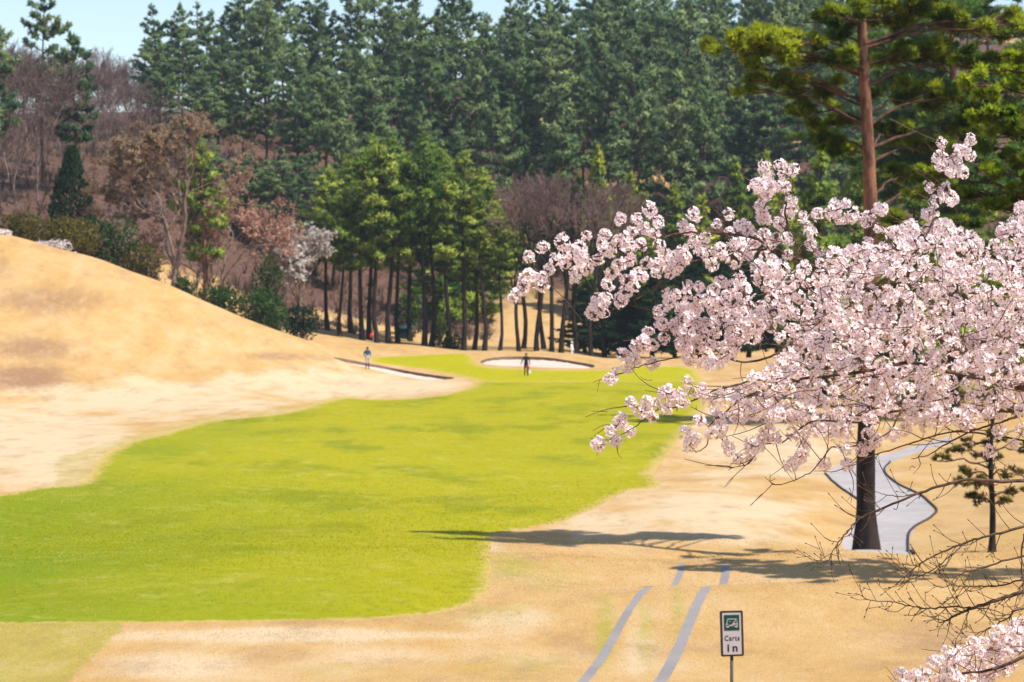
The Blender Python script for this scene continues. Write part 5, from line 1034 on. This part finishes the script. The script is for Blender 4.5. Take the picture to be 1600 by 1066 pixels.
M['ink'] = plain('ink_dark', (.03, .02, .02), .6); SK = plain('skin', (.42, .25, .17), .55, (.38, .21, .14), 20)
cl = lambda n, c: plain(n, c, .85, tuple(x * .75 for x in c), 9, .004)
navy, teal, grey, white, black, pants, brown = cl('cloth_navy', (.012, .022, .032)), cl('cloth_teal', (.008, .085, .15)), cl('cloth_pale', (.55, .50, .52)), cl('cloth_white', (.82, .84, .86)), cl('cloth_black', (.012, .016, .016)), cl('cloth_dark', (.014, .022, .028)), cl('sock_brown', (.10, .065, .05))
def spot(px, row): c = cast(px, row); return Vector((c[0], c[1], gz(c[0], c[1])))
pa = spot(574, 577); person('person in teal jacket and pale shorts at the soil bank of the long bunker', pa, .3, 1.66, [SK, teal, teal, grey, brown, black, SK, black], dict(ell=(-.27, .05, 1.15), wrl=(-.22, -.12, .98), elr=(.27, .04, 1.14), wrr=(.20, -.14, 1.0)))
pb = spot(822, 587.5); person('person in black clothes carrying a bag in front of the sand bunker', pb, 2.9, 1.70, [SK, navy, navy, pants, pants, black, SK, black], dict(ell=(-.26, .02, 1.14), wrl=(-.27, -.05, .90), elr=(.29, -.03, 1.15), wrr=(.38, -.10, .95), knl=(-.10, -.03, .48), anl=(-.12, .05, .08), knr=(.10, -.06, .48), anr=(.12, -.06, .08)), 'cap')
p = gp(893.5, 211); person('person all in white with white hat behind the grassy bunker mound', Vector(p), 1.2, 1.62, [SK, white, white, white, white, white, SK, white], dict(ell=(-.25, .02, 1.14), wrl=(-.22, -.10, .93), elr=(.25, .02, 1.14), wrr=(.22, -.1, .93)), 'cap')
M['pink'] = plain('bag_pink', (.62, .10, .13), .6, (.55, .08, .10), 8); M['bagw'] = plain('bag_white', (.70, .68, .72), .5, (.5, .5, .56), 7); M['steel'] = plain('club_steel', (.62, .58, .52), .35, metal=.6)
def golf_bag(loc):
    root = empty('golf_bag', loc, 'pink and white golf bag at the side of the person in black', 'golf bag'); root.rotation_euler = (0, math.radians(-14), .3)
    a = MB(); z = np.linspace(0, .8, 9); a.tube(np.stack([0 * z, 0 * z, z], -1), .115 + .02 * np.cos(z * 9), 14); obj('body', a.mesh('body', M['bagw'], True), root)
    b = MB(); b.box((0, -.12, .52), (.16, .08, .34)); obj('pocket', b.mesh('pocket', M['pink']), root)
    c = MB(); t = np.linspace(0, math.pi, 10); c.tube(np.stack([0 * t - .02, -.11 - .16 * np.sin(t), .2 + .55 * t / math.pi], -1), .018, 6); obj('strap', c.mesh('strap', M['pink'], True), root)
    for i in range(5):
        d = MB(); x, y = .06 * math.cos(i * 1.25), .06 * math.sin(i * 1.25); d.tube([[x, y, .6], [x * 1.3, y * 1.3, .98]], .007, 5); d.box((x * 1.3 + .02, y * 1.3, 1.0), (.08, .035, .05)); obj('club', d.mesh('club', M['steel']), root)
golf_bag(Vector((pb.x + .24, pb.y + .12, pb.z + .18)))
cb = MB(); h = np.array([pb.x - .40, pb.y + .12, pb.z + .90]); e = np.array([pb.x - .72, pb.y + .05, pb.z + .055]); cb.tube([h + (h - e) * .1, h, e], [.014, .012, .008], 6); cb.box(e + np.array([-.03, 0, .01]), (.11, .04, .05))
co = obj('golf_club', cb.mesh('golf_club', M['steel'])); tag(co, 'thin pale golf club in the hand of the person in black', 'golf club')
def flag():
    p = spot(583.5, 559); root = empty('flagstick', p, 'golf flagstick with red flag standing on the green before the stand', 'flag'); a = MB(); a.tube([[0, 0, -.05], [0, 0, 1.0], [0, 0, 2.25]], .012, 8); obj('pole', a.mesh('pole', plain('flag_pole', (.55, .5, .42), .4), True), root)
    n, m_ = 9, 6; V = []
    for i in range(n):
        for j in range(m_):
            u = i / (n - 1); w = j / (m_ - 1); V.append((-.32 * u * (1 - .3 * w), .05 * math.sin(u * 6 + w * 2), 2.22 - .30 * w - .34 * u))
    F = [[i * m_ + j, (i + 1) * m_ + j, (i + 1) * m_ + j + 1, i * m_ + j + 1] for i in range(n - 1) for j in range(m_ - 1)]
    me = mk_mesh('cloth', np.array(V), np.array(F), None, [plain('flag_red', (.75, .045, .075), .7, (.65, .03, .06), 5)], smooth=True); obj('cloth', me, root)
flag()
def shed():
    p = gp(634, 229); root = empty('teal_shed', p, 'low dark teal shed between the trunks of the pine stand', 'shed'); M['teal'] = plain('shed_teal', (.007, .06, .07), .7, (.006, .045, .05), 3); M['shedroof'] = plain('shed_roof', (.012, .06, .065), .8, (.01, .045, .05), 3)
    w, d, h = 1.3, 1.0, .95
    for i in range(10): a = MB(); a.box((-w / 2 + (i + .5) * w / 10, -d / 2, h / 2), (w / 10 - .015, .03, h)); obj('plank', a.mesh('plank', M['teal']), root)
    a = MB(); a.box((0, .02, h / 2 - .01), (w - .04, d - .06, h - .04)); obj('wall', a.mesh('wall', M['teal']), root)
    b = MB(); V = np.array([[-w / 2 - .15, -d / 2 - .2, h + .002], [w / 2 + .15, -d / 2 - .2, h + .002], [w / 2 + .15, d / 2 + .15, h + .25], [-w / 2 - .15, d / 2 + .15, h + .25]]); b.add(np.vstack([V, V + [0, 0, .08]]), q=[[0, 1, 2, 3], [7, 6, 5, 4], [0, 4, 5, 1], [1, 5, 6, 2], [2, 6, 7, 3], [3, 7, 4, 0]]); obj('roof', b.mesh('roof', M['shedroof']), root)
shed()

# ------------------------------------------------------------------ short grass on the near ground
def grassmat(name, cols):
    m, nd, lk, bs = new_mat(name); bs.inputs['Roughness'].default_value = .85; bs.inputs['Specular IOR Level'].default_value = .12
    r = N(nd, 'ShaderNodeValToRGB'); lk.new(attr(nd, 'tint'), r.inputs[0]); e = r.color_ramp.elements; e[0].color = rgb(cols[0]); e[1].color = rgb(cols[-1])
    for i, c in enumerate(cols[1:-1]): x = e.new((i + 1) / (len(cols) - 1)); x.color = rgb(c)
    lk.new(r.outputs[0], bs.inputs['Base Color']); tr = N(nd, 'ShaderNodeBsdfTranslucent'); lk.new(r.outputs[0], tr.inputs[0]); mx = N(nd, 'ShaderNodeMixShader'); mx.inputs[0].default_value = .5; lk.new(bs.outputs[0], mx.inputs[1]); lk.new(tr.outputs[0], mx.inputs[2]); lk.new(mx.outputs[0], nd['Material Output'].inputs[0]); return m
def grass(name, label, n, y0, y1, cols, inside, ln, seed):
    rng = np.random.default_rng(seed); Y = np.sqrt(rng.uniform(y0 ** 2, y1 ** 2, n)); X = rng.uniform(-.222, .222, n) * Y; ok = np.ones(n, bool)
    ok &= rng.random(n) < 1.15 - sstep(y0 + .15 * (y1 - y0), y1, Y)
    f = inpoly(FAIR, X, Y); ok &= f if inside else ~f
    for R in (TR1, TR2, PATHP): ok &= ~(inpoly(R, X, Y) & (rng.random(n) > np.exp(-polydist(R, X, Y) / .025)))
    X, Y = X[ok], Y[ok]; C = np.column_stack([X, Y, height(X, Y) - .004]); D = unit(np.column_stack([vnoise(X * .8, Y * .8, 3) * .5, vnoise(X * .8, Y * .8, 4) * .5, np.ones(len(X))]))
    sc_ = np.clip(Y / 40, .8, 1.9); k = 3; V = blades(rng, C, D, k, ln, .0085, .95).reshape(len(X), k * 3, 3); V = C[:, None] + (V - C[:, None]) * sc_[:, None, None]
    t = .5 + .30 * vnoise(X * .5, Y * .35, 8) + .2 * vnoise(X * 2, Y * 1.6, 9) + rng.normal(0, .14, len(X))
    o = obj(name, leaf_mesh(name, V.reshape(-1, 3), np.repeat(t, k * 3), grassmat(name + '_blades', cols), np.tile([0, 0, 1.], (len(X), 1)))); tag(o, label, 'grass', None, 'stuff')
grass('dry_grass', 'short straw coloured grass over the near slopes', 170000, 26, 66, [(.60, .44, .10), (.76, .50, .19), (.82, .60, .30), (.88, .76, .54)], False, .020, 91)

grass('fairway_grass', 'short yellow green grass blades of the near fairway', 120000, 38, 92, [(.26, .36, .006), (.44, .44, .006), (.52, .47, .008), (.74, .62, .18)], True, .022, 92)

# ------------------------------------------------------------------ the air between here and the hill
def haze():
    bm = bmesh.new(); bmesh.ops.create_cube(bm, size=1); bmesh.ops.scale(bm, vec=(3900, 1880, 92), verts=bm.verts); bmesh.ops.translate(bm, vec=(0, 900, 92 / 2 - 14), verts=bm.verts); me = bpy.data.meshes.new('haze'); bm.to_mesh(me); bm.free()
    m = bpy.data.materials.new('haze_air'); m.use_nodes = True; nd = m.node_tree.nodes; lk = m.node_tree.links; nd.remove(nd['Principled BSDF']); v = nd.new('ShaderNodeVolumePrincipled'); v.inputs['Color'].default_value = (.80, .92, 1, 1); v.inputs['Density'].default_value = HAZE; v.inputs['Anisotropy'].default_value = .2
    lk.new(v.outputs[0], nd['Material Output'].inputs['Volume']); me.materials.append(m); o = obj('haze', me); o['kind'] = 'stuff'
HAZE = .00016
haze()
